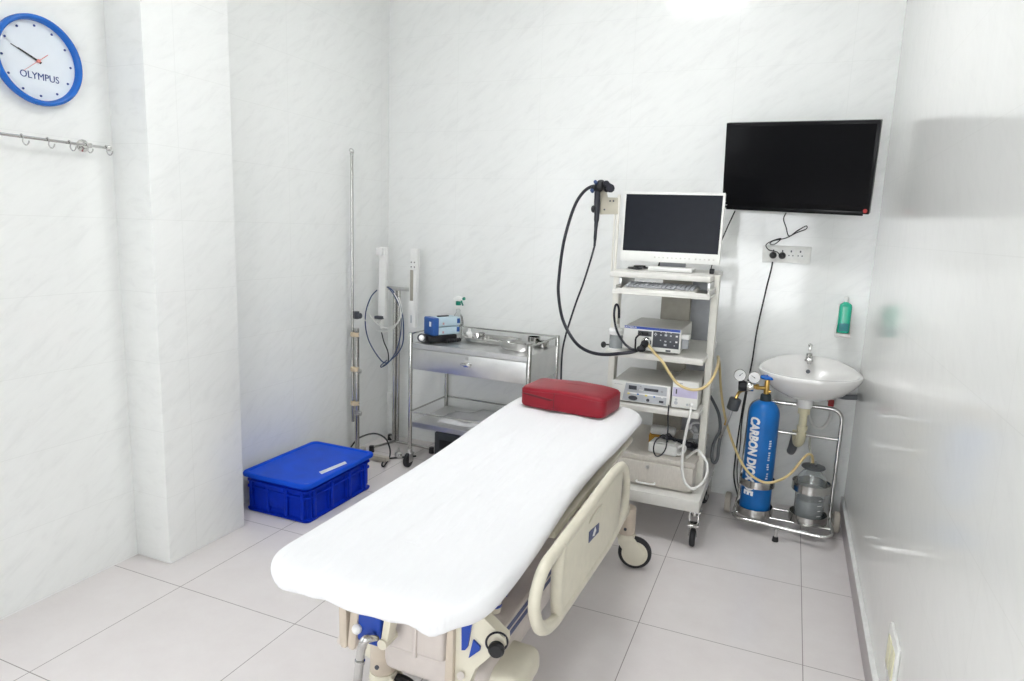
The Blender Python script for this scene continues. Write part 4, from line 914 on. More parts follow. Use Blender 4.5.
# ================================================================== GAS CYLINDER TROLLEY
t = thing('gas_trolley', 'chrome tube gas trolley with two small wheels under the washbasin', 'trolley', (.09, 3.6, 0))
WL, WR = V((-.205, 3.745, .055)), V((.345, 3.735, .055))
fl, frr = V((-.165, 3.52, .065)), V((.315, 3.47, .065))
b = B().tube(fillet([(-.150, 3.735, .10), (-.155, 3.735, .065), fl, frr, (.315, 3.735, .065), (.31, 3.735, .10)], .06, 6), .0105, 12); obj('base_loop', b, 'chrome', t)
ztp = (0.1082, 3.7400, 0.6599)[2]
b = B().tube(fillet([(-.150, 3.735, .07), (-.135, 3.745, ztp), (.315, 3.745, ztp), (.31, 3.735, .07)], .07, 7), .0105, 12); obj('upright_loop', b, 'chrome', t)
zm = (0.2452, 3.7400, 0.5001)[2]
b = B().cyl((-.146, 3.742, zm), (.312, 3.742, zm), .0075, n=12); obj('cross_bar', b, 'chrome', t)
b = B().cyl((-.155, 3.60, .066), (.318, 3.59, .066), .0075, n=12); obj('base_bar', b, 'chrome', t)
b = B().cyl((-.165, 3.735, .066), (.325, 3.735, .066), .0085, n=12); obj('axle', b, 'chrome', t)
for c, s in ((WL, -1), (WR, 1)):
    b = B().lathe(c - V((.016, 0, 0)), [(.044, 0), (.053, .003), (.055, .008), (.055, .024), (.053, .029), (.044, .032)], 28, (1, 0, 0)); b.m(1).cyl(c - V((.018, 0, 0)), c + V((.018, 0, 0)), .018, n=18); obj('wheel', b, ['sponge', 'dull_chrome'], t)
pg = V((.055, 3.463, 0)); b = B().cyl((pg.x, pg.y, .02), (pg.x, pg.y, .068), .009, n=14); pf = obj('prop_leg', b, 'chrome', t)
b = B().lathe((pg.x, pg.y, .0005), [(.015, 0), (.016, .004), (.013, .024), (.010, .026)], 18); obj('rubber_tip', b, 'rubber', pf)
GX, GY = -.061, 3.590; JX, JY = .200, 3.615
for (x, y, z, R, h, nm) in ((GX, GY, .086, .088, .040, 'lower_ring'), (GX, GY, .240, .084, .038, 'upper_ring'), (JX, JY, .084, .090, .042, 'lower_ring'), (JX, JY, .250, .090, .044, 'upper_ring')):
    b = B().ring_band((x, y, z), R, h, .003); b.box((x, (y + R + 3.745) / 2, z + h / 2), (.03, 3.742 - y - R, .012), .001); obj(nm, b, 'steel', t)
b = B().lathe((GX, GY, .084), [(.086, 0), (.086, .004), (.0, .0045)], 32); obj('cylinder_plate', b, 'steel', t)
b = B().lathe((JX, JY, .082), [(.088, 0), (.088, .004), (.0, .0045)], 32); obj('jar_plate', b, 'steel', t)

GR = .0765; gz0 = .0895; gzt = .645
t = thing('gas_cylinder', 'tall blue gas cylinder with white vertical lettering standing on the chrome trolley', 'gas cylinder', (GX, GY, gz0))
b = B().lathe((GX, GY, gz0), [(GR - .012, 0), (GR - .003, .004), (GR, .014), (GR, gzt - gz0 - .02)] + [(GR * math.cos(a) * .78 + GR * .22, gzt - gz0 - .02 + .072 * math.sin(a)) for a in [PI / 2 * k / 8 for k in range(1, 8)]] + [(.024, gzt - gz0 + .054)], 48); cyl = obj('body', b, 'gas_blue', t, ang=60)
zn = gzt + .050
b = B().lathe((GX, GY, zn), [(.027, -.006), (.028, .0), (.026, .03), (.020, .036), (.0, .037)], 24); obj('neck', b, 'gas_neck', t)
b = B().cyl((GX, GY, zn + .030), (GX, GY, zn + .115), .014, .012, 16, .003); b.cyl((GX, GY, zn + .066), (GX - .05, GY - .012, zn + .066), .010, n=14); b.cyl((GX, GY, zn + .05), (GX + .022, GY, zn + .05), .008, n=12); obj('valve', b, 'brass', t)
b = B().lathe((GX, GY, zn + .112), [(.012, 0), (.036, .004), (.040, .010), (.036, .017), (.012, .020)], 10); b.cyl((GX, GY, zn + .13), (GX, GY, zn + .138), .007, n=12); obj('handwheel', b, 'clock_blue', t)
def wrap_text(s, length, height, ang, ztop_, m_='print_white', nm='lettering'):
    tb = text_bm(s, .1, .0, fit=(length, height), bold=.0055)
    for k in range(-3, 4):
        bmesh.ops.bisect_plane(tb.bm, geom=tb.bm.verts[:] + tb.bm.edges[:] + tb.bm.faces[:], plane_co=(0, k * height / 7, 0), plane_no=(0, 1, 0))
    R = GR + .0009
    for v in tb.bm.verts:
        a = ang + v.co.y / R; z = ztop_ - (v.co.x + length / 2)
        v.co = V((GX + math.sin(a) * R, GY - math.cos(a) * R, z))
    return obj(nm, tb, m_, cyl, flat=True)
wrap_text('CARBON DIOXIDE', .420, .056, -.52, .618)
# faint small marks in a second column, too small to read
b = B(); rnd = random.Random(5)
for i in range(17):
    if i in (4, 9, 13): continue
    zz = .50 - i * .0125; a = .62 + rnd.uniform(-.02, .02); R = GR + .0006
    b.box((GX + math.sin(a) * R, GY - math.cos(a) * R, zz), (rnd.uniform(.008, .013), .0008, .007), 0, 1, RZ(a))
obj('stencil_marks', b, 'sticker', cyl, flat=True)

# regulator with two gauges
rg = V((GX - .074, GY - .015, zn + .070))
t = thing('gas_regulator', 'gas regulator with two round gauges left of the blue cylinder valve', 'regulator', rg)
b = B().cyl((GX - .050, GY - .012, rg.z), (rg.x - .01, rg.y, rg.z), .011, n=16); b.cyl((rg.x + .02, rg.y, rg.z), (rg.x + .036, rg.y + .001, rg.z), .016, n=6); obj('inlet_nut', b, 'brass', t)
b = B().cyl((rg.x + .012, rg.y, rg.z), (rg.x - .022, rg.y, rg.z - .002), .026, n=22, bev=.003); b.ball((rg.x - .005, rg.y, rg.z), .024, 14); obj('body', b, 'chrome', t)
b = B().lathe((rg.x - .020, rg.y, rg.z - .002), [(.024, 0), (.027, .006), (.027, .036), (.022, .044), (.0, .045)], 12, (-1, -.1, -.06)); obj('adjusting_knob', b, 'black', t)
for dx, dz, q in ((-.062, .052, 'l'), (.008, .048, 'r')):
    gc = V((rg.x + dx, rg.y - .012, rg.z + dz))
    b = B().tube([(rg.x - .005 + dx * .25, rg.y, rg.z + .018), (rg.x + dx * .6, rg.y, rg.z + .028), gc + V((0, .008, -.02))], .0055, 8, smooth=3); b.lathe(gc + V((0, .012, 0)), [(.027, 0), (.031, .002), (.031, .020), (.029, .022), (.028, .020)], 30, (.12, -1, .15)); gg = obj('gauge', b, 'chrome', t)
    nrm = V((.12, -1, .15)).normalized(); fc = gc + V((0, .012, 0)) + nrm * .0195
    b = B().cyl(fc, fc + nrm * .001, .028, n=28); obj('gauge_dial', b, 'dial', gg)
    u = nrm.cross(V((0, 0, 1))).normalized() * -1; w = u.cross(nrm) * -1
    d = (u * (.7 if q == 'l' else -1) + w * .7).normalized(); 
    b = B().tube([fc + nrm * .0018 - d * .006, fc + nrm * .0018 + d * .017], .0012, 6); b.cyl(fc + nrm * .001, fc + nrm * .003, .003, n=10); obj('needle', b, 'panel_dark', gg)
he = V((-0.2151, 3.6300, 0.6464))
b = B().tube([(rg.x - .022, rg.y, rg.z - .02), (-0.1933, 3.6300, 0.7150), he + V((.006, 0, .03))], .008, 10, smooth=3); obj('outlet_stem', b, 'brass', t)
ax = V((.22, 0, 1)).normalized()
b = B().cyl(he - ax * .034, he + ax * .034, .031, n=24, bev=.008); obj('heater', b, 'grey_lid', t)
b = B().tube([he - ax * .03, (-0.2336, 3.6300, 0.5665), (-0.2504, 3.6400, 0.5112), (-0.2631, 3.6500, 0.4672)], .007, 10, smooth=4); obj('flex_stem', b, 'dull_chrome', t)
b = B().tube([(-0.2615, 3.6500, 0.4787), (-0.2723, 3.6600, 0.4403)], .008, 10); obj('hose_coupling', b, 'chrome', t)
b = B().tube([(-0.2430, 3.6400, 0.5458), (-0.2488, 3.6400, 0.5227)], .010, 10); obj('brass_nut', b, 'brass', t)
b = B().tube([(-0.2723, 3.6600, 0.4403), (-0.2753, 3.6600, 0.3829), (-0.2757, 3.6600, 0.3256), (-0.2889, 3.6600, 0.2946), (-0.3048, 3.6700, 0.3117), (-0.3082, 3.6800, 0.3714), (-0.2962, 3.7000, 0.4250), (-0.2806, 3.7200, 0.4679), (-0.2954, 3.7500, 0.5440), (-0.3303, 3.7800, 0.6011), (-0.3633, 3.8000, 0.6443)], .0085, 10, smooth=6); obj('gas_hose', b, 'grey_pipe', t)

# suction jar
t = thing('suction_jar', 'clear glass suction jar with grey lid in the right rings of the chrome trolley', 'jar', (JX, JY, .0875))
prof = [(.060, 0), (.070, .004), (.072, .02), (.072, .205), (.066, .235), (.046, .262), (.030, .270), (.028, .276)]
b = B().lathe((JX, JY, .0875), prof + [(.0255, .276), (.0275, .270), (.043, .2595), (.063, .232), (.0695, .205), (.0695, .02), (.066, .006), (.0, .005)], 36); jr = obj('glass_jar', b, 'glass', t, ang=60)
b = B().lathe((JX, JY, .0937), [(.062, 0), (.069, .014), (.069, .11), (.0, .1102)], 32); obj('liquid', b, 'water', jr, ang=60)
for k in range(5):
    b = B().box((JX + .045, JY - .0575, .135 + .028 * k), (.016 if k % 2 else .024, .0012, .003), 0, 1, RZ(.66)); obj('scale_mark', b, 'print_white', jr)
b = B().lathe((JX, JY, .364), [(.030, 0), (.053, .004), (.058, .009), (.055, .015), (.02, .018), (.016, .026), (.0, .027)], 30); obj('lid', b, 'grey_lid', t)
b = B().cyl((JX + .008, JY - .005, .384), (JX + .008, JY - .005, .408), .0055, n=10); obj('lid_spout', b, 'dull_chrome', t)
cable('clear_tube', 'clear plastic tube hanging from the trap to the jar lid', [(0.1758, 3.8000, 0.4831), (0.1766, 3.7600, 0.4446), (0.1863, 3.7000, 0.4092), (JX - .012, JY + .01, .382)], .006, 'clear_hose', 'tube')

# ================================================================== STRETCHER
XA, XB, YA, YBd = -1.148, -.548, 1.146, 2.960
def outline(inset, rf=.17, rh=.12, rl=.12, n=9):
    x0, x1, y0, y1 = XA + inset, XB - inset, YA + inset, YBd - inset
    rf = max(.004, rf - inset); rh = max(.004, rh - inset); rl = max(.004, rl - inset)
    pts = []
    for cx, cy_, r, a0 in ((x1 - rf, y0 + rf, rf, -PI / 2), (x1 - rh, y1 - rh, rh, 0), (x0 + rh, y1 - rh, rh, PI / 2), (x0 + rl, y0 + rl, rl, PI)):
        for k in range(n): a = a0 + PI / 2 * k / (n - 1); pts.append((cx + r * math.cos(a), cy_ + r * math.sin(a)))
    # resample long sides
    out = []; N_ = len(pts)
    for i in range(N_):
        a, q = pts[i], pts[(i + 1) % N_]; L_ = math.hypot(q[0] - a[0], q[1] - a[1])
        m_ = (26 if (i // n) % 2 == 0 else 10) if i % n == n - 1 else 1
        for j in range(m_): out.append((a[0] + (q[0] - a[0]) * j / m_, a[1] + (q[1] - a[1]) * j / m_))
    return [(x - (.034 * math.exp(-((y - 2.05) / .42) ** 2) if x > -.8 else 0) * max(0, 1 - inset / .2), y) for x, y in out]
def sst(a, b_, x): x = max(0, min(1, (x - a) / (b_ - a))); return x * x * (3 - 2 * x)
def ztop_bed(x, y): return .702 + .030 * sst(1.85, 2.75, y)
bed = t = thing('hospital_stretcher', 'ivory wheeled hospital stretcher in the middle of the room', 'stretcher', (-.85, 2.0, 0))
def slab(insets_dz):
    rs = []
    for ins, dz in insets_dz: rs.append([(x, y, ztop_bed(x, y) + dz) for x, y in outline(ins)])
    return rs
b = B().rings(slab([(.07, -.060), (.05, -.060), (.035, -.052), (.014, -.03), (.014, -.020), (.03, -.018), (.12, -.016), (.24, -.016)])); obj('mattress', b, 'bed_pale', t)
# deck frame
b = B()
for x in (XB - .034, XA + .034): b.box((x - (.016 if x > -.8 else -.016), 2.33, .612), (.03, 1.06, .026), .008)
for y in (1.32, 1.75, 2.2, 2.55, 2.88): b.box(((XA + XB) / 2, y, .612), (XB - XA - .12, .05, .022), .004)
obj('deck_frame', b, 'bed_ivory', t)
# side rail (lowered) : panel + rounded rim + end grip
XRl = -.518
def R_(y, z, x=XRl): return V((x, y, z))
per = [R_(1.505, .662), R_(1.90, .670), R_(2.27, .677), R_(2.40, .652), R_(2.478, .568), R_(2.462, .432), R_(2.22, .414), R_(1.60, .446), R_(1.495, .50), R_(1.447, .595)]
def fillet_closed(Pn, r, k=5):
    n = len(Pn); out = []
    for i in range(n):
        a, c = Pn[i - 1] - Pn[i], Pn[(i + 1) % n] - Pn[i]; q = min(r, a.length * .45, c.length * .45)
        A, Bq = Pn[i] + a.normalized() * q, Pn[i] + c.normalized() * q
        for j in range(k + 1): u = j / k; out.append(A * (1 - u) ** 2 + Pn[i] * 2 * u * (1 - u) + Bq * u * u)
    return out
b = B().tube(fillet_closed(per, .055), .020, 12, closed=True, flat=.8); rail_ = obj('side_rail', b, 'bed_ivory', t, ang=60)
pan_ = [R_(1.665, .664), R_(2.27, .677), R_(2.36, .655), R_(2.35, .60), R_(2.34, .425), R_(2.22, .42), R_(1.655, .446), R_(1.645, .53)]
pan_ = [p + V((-.010, 0, 0)) for p in pan_]
b = B().prism(pan_, (.020, 0, 0), .004); b.tube([R_(1.655, .672), R_(1.640, .60), R_(1.640, .52), R_(1.652, .46)], .018, 12, smooth=4); pnl = obj('rail_panel', b, 'bed_ivory', rail_)
# recessed grips and plate on the panel
gp = [(-0.5080, 1.9003, 0.6264), (-0.5080, 1.9371, 0.6381), (-0.5080, 2.0447, 0.6352), (-0.5080, 2.0370, 0.6136), (-0.5080, 1.9404, 0.6216)]
b = B().prism(gp, (.004, 0, 0), .001); obj('grip_recess', b, 'bed_ivory', pnl)
stx = [(-0.5075, 1.9105, 0.5938), (-0.5075, 2.0311, 0.5756), (-0.5075, 2.0323, 0.5415), (-0.5075, 1.9123, 0.5560)]
b = B().prism(stx, (.0012, 0, 0)); sk = obj('blue_plate', b, 'navy', pnl)
sc4 = sum((V(q) for q in stx), V()) / 4
b = B().prism([sc4 + V((.0016, -.022, -.004)), sc4 + V((.0016, 0, -.012)), sc4 + V((.0016, .022, -.002)), sc4 + V((.0016, .006, .018))], (.0008, 0, 0)); obj('plate_mark', b, 'print_white', sk)
# rail hinge brackets
for y in (1.95, 2.30):
    b = B().box((XRl - .035, y, .55), (.03, .05, .11), .004); b.cyl((XRl - .05, y - .05, .56), (XRl - .05, y + .05, .56), .014, n=14); obj('hinge_bracket', b, 'dull_chrome', t)
b = B().box((XB - .06, 2.13, .535), (.03, .10, .05), .006); obj('release_box', b, 'bed_pale', t)
b = B().prism([(-0.5750, 2.4243, 0.5494), (-0.5750, 2.4987, 0.5649), (-0.5750, 2.5414, 0.5246), (-0.5750, 2.4616, 0.4901)], (-.03, 0, 0), .002); obj('gas_strut', b, 'bed_blue', t)
for y in (2.05, 2.12, 2.22):
    b = B().box((XB - .05, y, .52), (.015, .016, .12), .003); obj('strut', b, 'bed_beige', t)
# base chassis
b = B().box((-.85, 2.15, .255), (.34, 1.25, .10), .03, 3); obj('chassis', b, 'bed_pale', t)
b = B().box((-.85, 2.80, .285), (.56, .13, .055), .02, 3); obj('head_crossbeam', b, 'bed_ivory', t)
b = B().box((-.86, 1.66, .228), (.54, .20, .095), .035, 4); obj('foot_cover', b, 'bed_ivory', t)
for y in (1.75, 2.6):
    b = B().prism([(-.92, y, .30), (-.86, y, .30), (-.86, y + (.28 if y < 2 else -.28), .57), (-.92, y + (.28 if y < 2 else -.28), .57)], (.08, 0, 0), .006); obj('lift_arm', b, 'bed_beige', t)
b = B().cyl((-.80, 1.9, .31), (-.80, 2.3, .56), .026, n=18); obj('actuator', b, 'bed_blue', t)
def bed_caster(px, py, ax_, back):
    ax_ = V(ax_).normalized(); bk = V(back); r = .076; c = V((px, py, 0)) + bk * .045 + V((0, 0, r))
    b = B().cyl((px, py, .165), (px, py, .295), .041, .039, 24, .008); col_ = obj('caster_column', b, 'bed_beige', t)
    b = B().cyl((px, py, .145), (px, py, .168), .042, n=24)
    f1 = ax_.cross(V((0, 0, 1)))
    for s in (-1, 1):
        o = ax_ * s * .024
        poly = [V((px, py, .160)) + bk * -.036 + o, V((px, py, .160)) + bk * .036 + o, c + bk * .046 + V((0, 0, .012)) + o, c + bk * .030 + V((0, 0, -.030)) + o, c + bk * -.02 + V((0, 0, -.026)) + o, c + bk * -.075 + V((0, 0, .045)) + o]
        b.prism(poly, ax_ * s * .006, .002)
    fk = obj('caster_fork', b, 'bed_ivory', t)
    b = B().lathe(c - ax_ * .016, [(.060, 0), (.072, .002), (r, .009), (r, .023), (.072, .030), (.060, .032)], 40, ax_); b.m(1).cyl(c - ax_ * .018, c + ax_ * .018, .060, n=36, bev=.004); obj('caster_wheel', b, ['rubber', 'bed_ivory'], fk)
    q = V((px, py, .20)) + V((.10, -1, 0)).normalized() * .040; b = B().cyl(q, q + V((.10, -1, 0)).normalized() * .004, .007, n=12); obj('bolt', b, 'panel_dark', col_)
q = V((-0.5854, 2.8600, 0.2026))
bed_caster(q.x, 2.86, (.16, -1, 0), (1, .16, 0))
bed_caster(-1.10, 2.84, (1, .3, 0), (.29, -.95, 0))
bed_caster(-1.045, 1.575, (.25, -1, 0), (1, .25, 0))
bed_caster(-.72, 1.70, (1, .1, 0), (.1, -1, 0))
# foot end mechanism
YFt = 1.36
q0, q1 = V((-0.9663, 1.4000, 0.3486)), V((-0.7474, 1.4000, 0.4010)); b = B().box(((q0.x + q1.x) / 2, 1.43, .455), (q1.x - q0.x, .04, .15), .012, 3); b.box((q0.x * .4 + q1.x * .6, 1.409, .44), (.012, .012, .13), .004); obj('foot_beam', b, 'bed_pale', t)
b = B().cyl((-1.0, 1.43, .545), (-.68, 1.43, .545), .017, n=18); obj('foot_shaft', b, 'bed_pale', t)
for q0, q1, m_ in (((-1.0054, 1.3200, 0.5124), (-1.0030, 1.3200, 0.4084), 'bed_beige'), ((-0.9609, 1.3200, 0.5303), (-0.9773, 1.3200, 0.4103), 'bed_beige')):
    q0, q1 = V(q0), V(q1); w_ = V((.010, 0, 0))
    b = B().prism([q0 + V((-.012, 0, .05)), q0 + V((.012, 0, .05)), q1 + V((.012, 0, .010)), q1 + V((.006, 0, 0)), q1 + V((-.006, 0, 0)), q1 + V((-.012, 0, .010))], (0, .05, 0), .003); obj('foot_plate', b, m_, t)
q = V((-1.0022, 1.3450, 0.4110)); b = B().cyl(q + V((-.03, 0, 0)), q + V((.05, 0, 0)), .013, n=16); obj('pivot_pin', b, 'bed_pale', t)
q = V((-0.9281, 1.3400, 0.4737)); b = B().box(q + V((0, .02, .012)), (.072, .07, .100), .010, 3); obj('blue_housing', b, 'bed_blue', t)
q0, q1 = V((-0.8661, 1.3300, 0.5283)), V((-0.8840, 1.3300, 0.4438)); b = B().prism([q0 + V((-.010, 0, .03)), q0 + V((.012, 0, .03)), q1 + V((.010, 0, 0)), q1 + V((-.010, 0, 0))], (0, .04, 0), .003); b.cyl(q1 + V((0, -.006, .006)), q1 + V((0, .05, .006)), .014, n=16); obj('foot_strut', b, 'bed_ivory', t)
q = V((-0.9579, 1.3200, 0.4769)); b = B().ball(q, .014, 12); obj('white_knob', b, 'white_plastic', t)
b = B().tube([(-0.9062, 1.3400, 0.4570), (-0.9065, 1.3000, 0.4781), (-0.9163, 1.2900, 0.4700), (-0.9240, 1.2900, 0.4423), (-0.9351, 1.2900, 0.3530), (-0.9465, 1.2900, 0.2498)], .0115, 14, smooth=5); b.cyl((-0.9257, 1.2880, 0.4175), (-0.9267, 1.2880, 0.4086), .0135, n=16); obj('folding_pole', b, 'chrome', t)
# right foot bracket with blue inserts
YK = 1.40
poly = [(-0.7168, 1.4000, 0.5472), (-0.6902, 1.4000, 0.5768), (-0.6395, 1.4000, 0.5850), (-0.6300, 1.4000, 0.5490), (-0.5709, 1.4000, 0.5165), (-0.5687, 1.4000, 0.4951), (-0.6074, 1.4000, 0.4556), (-0.6539, 1.4000, 0.4072), (-0.6692, 1.4000, 0.3390), (-0.7137, 1.4000, 0.2948)]
b = B().prism(poly, (0, .035, 0), .004); br = obj('foot_bracket', b, 'bed_ivory', t)
b = B().prism([(-0.6901, 1.3990, 0.5383), (-0.6554, 1.3990, 0.5702), (-0.6708, 1.3990, 0.4651), (-0.6777, 1.3990, 0.4545), (-0.6878, 1.3990, 0.4515)], (0, -.006, 0)); obj('blue_insert', b, 'bed_blue', br)
b = B().prism([(-0.6554, 1.3980, 0.4900), (-0.6351, 1.3980, 0.4764), (-0.6362, 1.3980, 0.4663), (-0.6666, 1.3980, 0.4358)], (0, -.006, 0)); obj('blue_insert', b, 'bed_blue', br)
b = B().prism([(-0.7271, 1.3850, 0.5247), (-0.7087, 1.3850, 0.5411), (-0.7075, 1.3850, 0.3076), (-0.7340, 1.3850, 0.2986)], (0, .04, 0), .003); obj('inner_plate', b, 'bed_beige', br)
b = B().cyl((-0.6910, 1.3980, 0.3737), (-0.6861, 1.3880, 0.3820), .010, n=16); obj('bracket_bolt', b, 'bed_pale', br)
kq = V((-0.5854, 1.3850, 0.4966)); b = B().lathe(kq, [(.014, 0), (.020, .004), (.021, .014), (.016, .022), (.0, .023)], 18, (.25, -1, 0)); obj('black_knob', b, 'black', br)
b = B().torus(kq + V((-.006, .012, .004)), .027, .003, (.5, -1, 0), 24, 6); obj('cable_loop', b, 'hose_black', br)
s0, s1 = V((-0.6000, 1.4321, 0.4716)), V((-0.6000, 2.1630, 0.4610)); d = (s1 - s0); L_ = d.length; d.normalize()
s1 = s0 + d * .95
b = B().prism([s0 + V((0, 0, -.024)), s0 + V((0, 0, .024)), s1 + V((0, 0, .024)), s1 + V((0, 0, -.024))], (-.012, 0, 0), .003); sb = obj('release_bar', b, 'bed_pale', t)
for dz in (-.012, .012):
    b = B().prism([s0 + V((0.0005, 0, dz - .0075)), s0 + V((.0005, 0, dz + .0075)), s1 + V((.0005, 0, dz + .0075)), s1 + V((.0005, 0, dz - .0075))], (.001, 0, 0)); obj('navy_stripe', b, 'navy', sb)
q = V((-0.6901, 1.6000, 0.4614)); b = B().lathe(q, [(.0, -.018), (.020, -.014), (.022, 0), (.022, .03), (.0, .031)], 18); b.m(1).ring_band(q + V((0, 0, .004)), .0222, .008, .001); obj('blue_cap', b, ['bed_ivory', 'bed_blue'], t)

# ------------------------------------------------------------------ sheet and pillow
def skirt(ins, dz, wob):
    out = []; o = outline(ins); n = len(o); rnd = math
    for i, (x, y) in enumerate(o):
        ph = i / n * 2 * PI
        w_ = wob * (.45 * math.sin(ph * 13 + 1.3) + .35 * math.sin(ph * 29 + .4) + .3 * math.sin(ph * 47 + 2))
        # pointed corner at the foot, right side
        cdist = math.hypot(x - (XB - .098), y - (YA + .018)); dip = .036 * math.exp(-(cdist / .020) ** 2) * (1 if wob > .002 else .2)
        nx, ny = (x - (XA + XB) / 2), 0
        out.append((x + (w_ * .35 if abs(x - XB) < .1 else -w_ * .35 if abs(x - XA) < .1 else 0), y + (w_ * .35 if y < YA + .1 else 0), ztop_bed(x, y) + dz + w_ - dip))
    return out
def top(ins, dz):
    out = []
    for x, y in outline(ins):
        wv = .0042 * math.sin(x * 19 - y * 5.5 + 1.2 * math.sin(y * 2.3)) * max(0, math.sin(y * 2.1 + x * 4)) ** 2 + .0022 * math.sin(x * 38 + 1.5 * math.sin(y * 3.1)) * (1 - .4 * math.sin(y * 5 + x * 8)) + .0011 * math.sin(x * 71 + y * 5) * (.5 + .5 * math.sin(y * 4))
        out.append((x, y, ztop_bed(x, y) + dz + wv))
    return out
rs = [skirt(.030, -.062, .009), skirt(.012, -.054, .008), skirt(.002, -.042, .005), skirt(-.001, -.028, .003), top(.003, -.014), top(.012, -.004), top(.028, .000), top(.055, .002)]
rs += [top(i_, .003) for i_ in (.08, .105, .13, .155, .18, .205, .23, .25, .265)]
b = B().rings(rs, cap0=False, cap1=False)
# close the middle with a strip of quads from side to side
b.bm.verts.ensure_lookup_table(); nn = len(rs[0]); last = b.bm.verts[:][-nn:]; m0 = nn - 5
b.bm.faces.new((last[m0 % nn], last[(m0 + 1) % nn], last[m0 - 1])); hN = nn // 2
for j in range(1, hN - 1): b.bm.faces.new((last[(m0 + j) % nn], last[(m0 + j + 1) % nn], last[(m0 - j - 1) % nn], last[(m0 - j) % nn]))
b.bm.faces.new((last[(m0 + hN - 1) % nn], last[(m0 + hN) % nn], last[(m0 - hN + 1) % nn]))
sheet = solo('bed_sheet', 'white cotton sheet tucked over the mattress of the stretcher', 'sheet', b, 'sheet', (-.85, 2.0, .64), ang=180)
sheet.modifiers.new('thickness', 'SOLIDIFY').thickness = .0012; sheet.modifiers['thickness'].offset = 1
sheet.modifiers.new('smooth', 'SUBSURF').levels = 1; sheet.modifiers['smooth'].render_levels = 1

PC, PR_, pw, pd, ph = V((-.862, 2.79, .7400)), RZ(-.10), .405, .235, .096
t = thing('red_pillow', 'red leather block pillow at the head of the white sheet', 'pillow', PC)
def pill(x, y, z): return PC + PR_ @ V((x, y, z))
n = 30
rings = []
def pring(sx_, sy_, z, f=0):
    out = []; p = 9
    for j in range(60):
        a = 2 * PI * j / 60; c, s = math.cos(a), math.sin(a)
        x = sx_ * pw / 2 * math.copysign(abs(c) ** (2 / p), c); y = sy_ * pd / 2 * math.copysign(abs(s) ** (2 / p), s)
        out.append(pill(x, y, z + f * (.006 * math.sin(x * 14 + 1) - .005 * (x / pw) + .004 * (y / pd))))
    return out
b = B().rings([pring(.94, .92, .001), pring(.985, .975, .006), pring(1, 1, .016), pring(1.0, 1.0, .074, .5), pring(.99, .983, .084, 1), pring(.97, .95, .091, 1), pring(.93, .88, .0935, 1), pring(.7, .6, .095, 1), pring(.35, .3, .0955, 1)]); pb = obj('cushion', b, 'red', t, ang=60)
zf = .056
b = B().prism([pill(-pw / 2 + .012, -pd / 2 - .0012, zf + .006), pill(-pw / 2 + .06, -pd / 2 - .0022, zf + .007), pill(-.030, -pd / 2 - .0022, zf - .004), pill(-.05, -pd / 2 - .0022, zf - .011), pill(-pw / 2 + .06, -pd / 2 - .0022, zf - .002)], PR_ @ V((0, .006, 0))); obj('zip_opening', b, 'red_dark', pb)
b = B().tube([pill(-.028, -pd / 2 - .0008, .012), pill(-.030, -pd / 2 - .0012, .04), pill(-.029, -pd / 2 + .001, .080)], .0014, 6, smooth=3); obj('seam', b, 'red_dark', pb)
b = B().tube([q + V((0, 0, .0)) for q in pring(.993, .988, .0815, 1)], .0022, 6, closed=True); obj('piping', b, 'red', pb)

# ================================================================== BLUE CRATE
BX0, BX1, BY0, BY1, BH = -2.548, -2.148, 2.545, 3.095, .195
bcx, bcy = (BX0 + BX1) / 2, (BY0 + BY1) / 2
t = thing('storage_crate', 'blue plastic lidded crate on the floor against the left wall', 'crate', (bcx, bcy, 0))
def rr(x0, x1, y0, y1, z, r=.03, k=5):
    out = []
    for cx, cy_, a0 in ((x1 - r, y0 + r, -PI / 2), (x1 - r, y1 - r, 0), (x0 + r, y1 - r, PI / 2), (x0 + r, y0 + r, PI)):
        for j in range(k + 1): a = a0 + PI / 2 * j / k; out.append((cx + r * math.cos(a), cy_ + r * math.sin(a), z))
    return out
def rri(i, z): return rr(BX0 + i, BX1 - i, BY0 + i, BY1 - i, z)
b = B().rings([rri(.012, .001), rri(-.003, .003), rri(-.006, .012), rri(.014, .017), rri(.011, .126), rri(-.004, .129), rri(-.004, .137), rri(.010, .140), rri(.009, .160), rri(-.005, .163), rri(-.005, .171), rri(.006, .173), rri(.004, BH)]); obj('body', b, 'crate', t)
def rib_y(x, s):
    for f in (.10, .36, .64, .90):
        y = BY0 + (BY1 - BY0) * f
        b = B().box((x - s * .004, y, .095), (.020, .022, .155), .004); b.box((x - s * .003, y - .028, .095), (.014, .006, .15), .002); obj('rib', b, 'crate', t)
rib_y(BX1, 1); rib_y(BX0, -1)
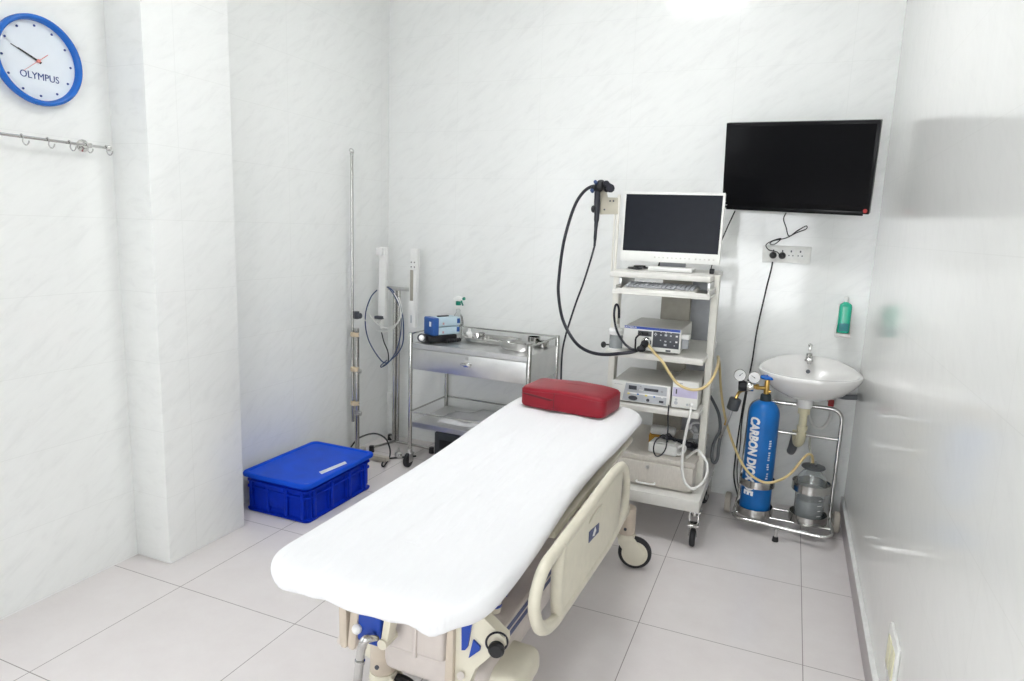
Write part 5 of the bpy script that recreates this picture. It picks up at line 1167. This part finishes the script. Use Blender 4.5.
for y, s in ((BY0, -1), (BY1, 1)):
    for f in (.08, .36, .66, .92):
        b = B().box((BX0 + (BX1 - BX0) * f, y - s * .004, .095), (.020, .020, .155), .004); obj('rib', b, 'crate', t)
    b = B().box((bcx, y - s * .002, .158), (.115, .024, .026), .004); b.box((bcx, y - s * .004, .10), (.125, .010, .10), .002); obj('handle_panel', b, 'crate', t)
def rl(i, z): return rr(BX0 - .020 + i, BX1 + .020 - i, BY0 - .020 + i, BY1 + .020 - i, z, .035)
b = B().rings([rl(.012, BH - .004), rl(.0, BH - .003), rl(-.002, BH + .010), rl(.002, BH + .019), rl(.010, BH + .021), rl(.018, BH + .020), rl(.024, BH + .013), rl(.06, BH + .012)]); lid = obj('lid', b, 'crate_lid', t)
q = [(-2.1980, 2.7082, 0.2110), (-2.1849, 2.8782, 0.2110), (-2.1706, 2.9040, 0.2110), (-2.1752, 2.7122, 0.2110)]
b = B().prism([(-2.2182, 2.7251, 0.2072), (-2.1962, 2.9200, 0.2072), (-2.1674, 2.8995, 0.2072), (-2.1864, 2.7059, 0.2072)], (0, 0, .0012)); obj('paper_strip', b, 'sticker', lid)

# ================================================================== light
wd = bpy.data.worlds.new('world'); SC.world = wd; wd.use_nodes = True
wd.node_tree.nodes['Background'].inputs[0].default_value = (.9, .95, 1, 1); wd.node_tree.nodes['Background'].inputs[1].default_value = .3

# ================================================================== camera
cam = bpy.data.cameras.new('camera'); co = bpy.data.objects.new('camera', cam); COL.objects.link(co)
cam.sensor_width = 36; cam.sensor_fit = 'HORIZONTAL'; cam.lens = 23.3313; cam.clip_start = .02
co.matrix_world = Matrix([[0.920542, -0.097917, 0.378172, 0.0], [0.388968, 0.140198, -0.910521, 0.0], [0.036137, 0.98527, 0.167145, 1.5275], [0.0, 0.0, 0.0, 1.0]])
SC.camera = co
SC.view_settings.view_transform = 'Standard'; SC.view_settings.look = 'None'
SC.view_settings.exposure = 0.42; SC.view_settings.gamma = 1.0; SC.view_settings.use_curve_mapping = False
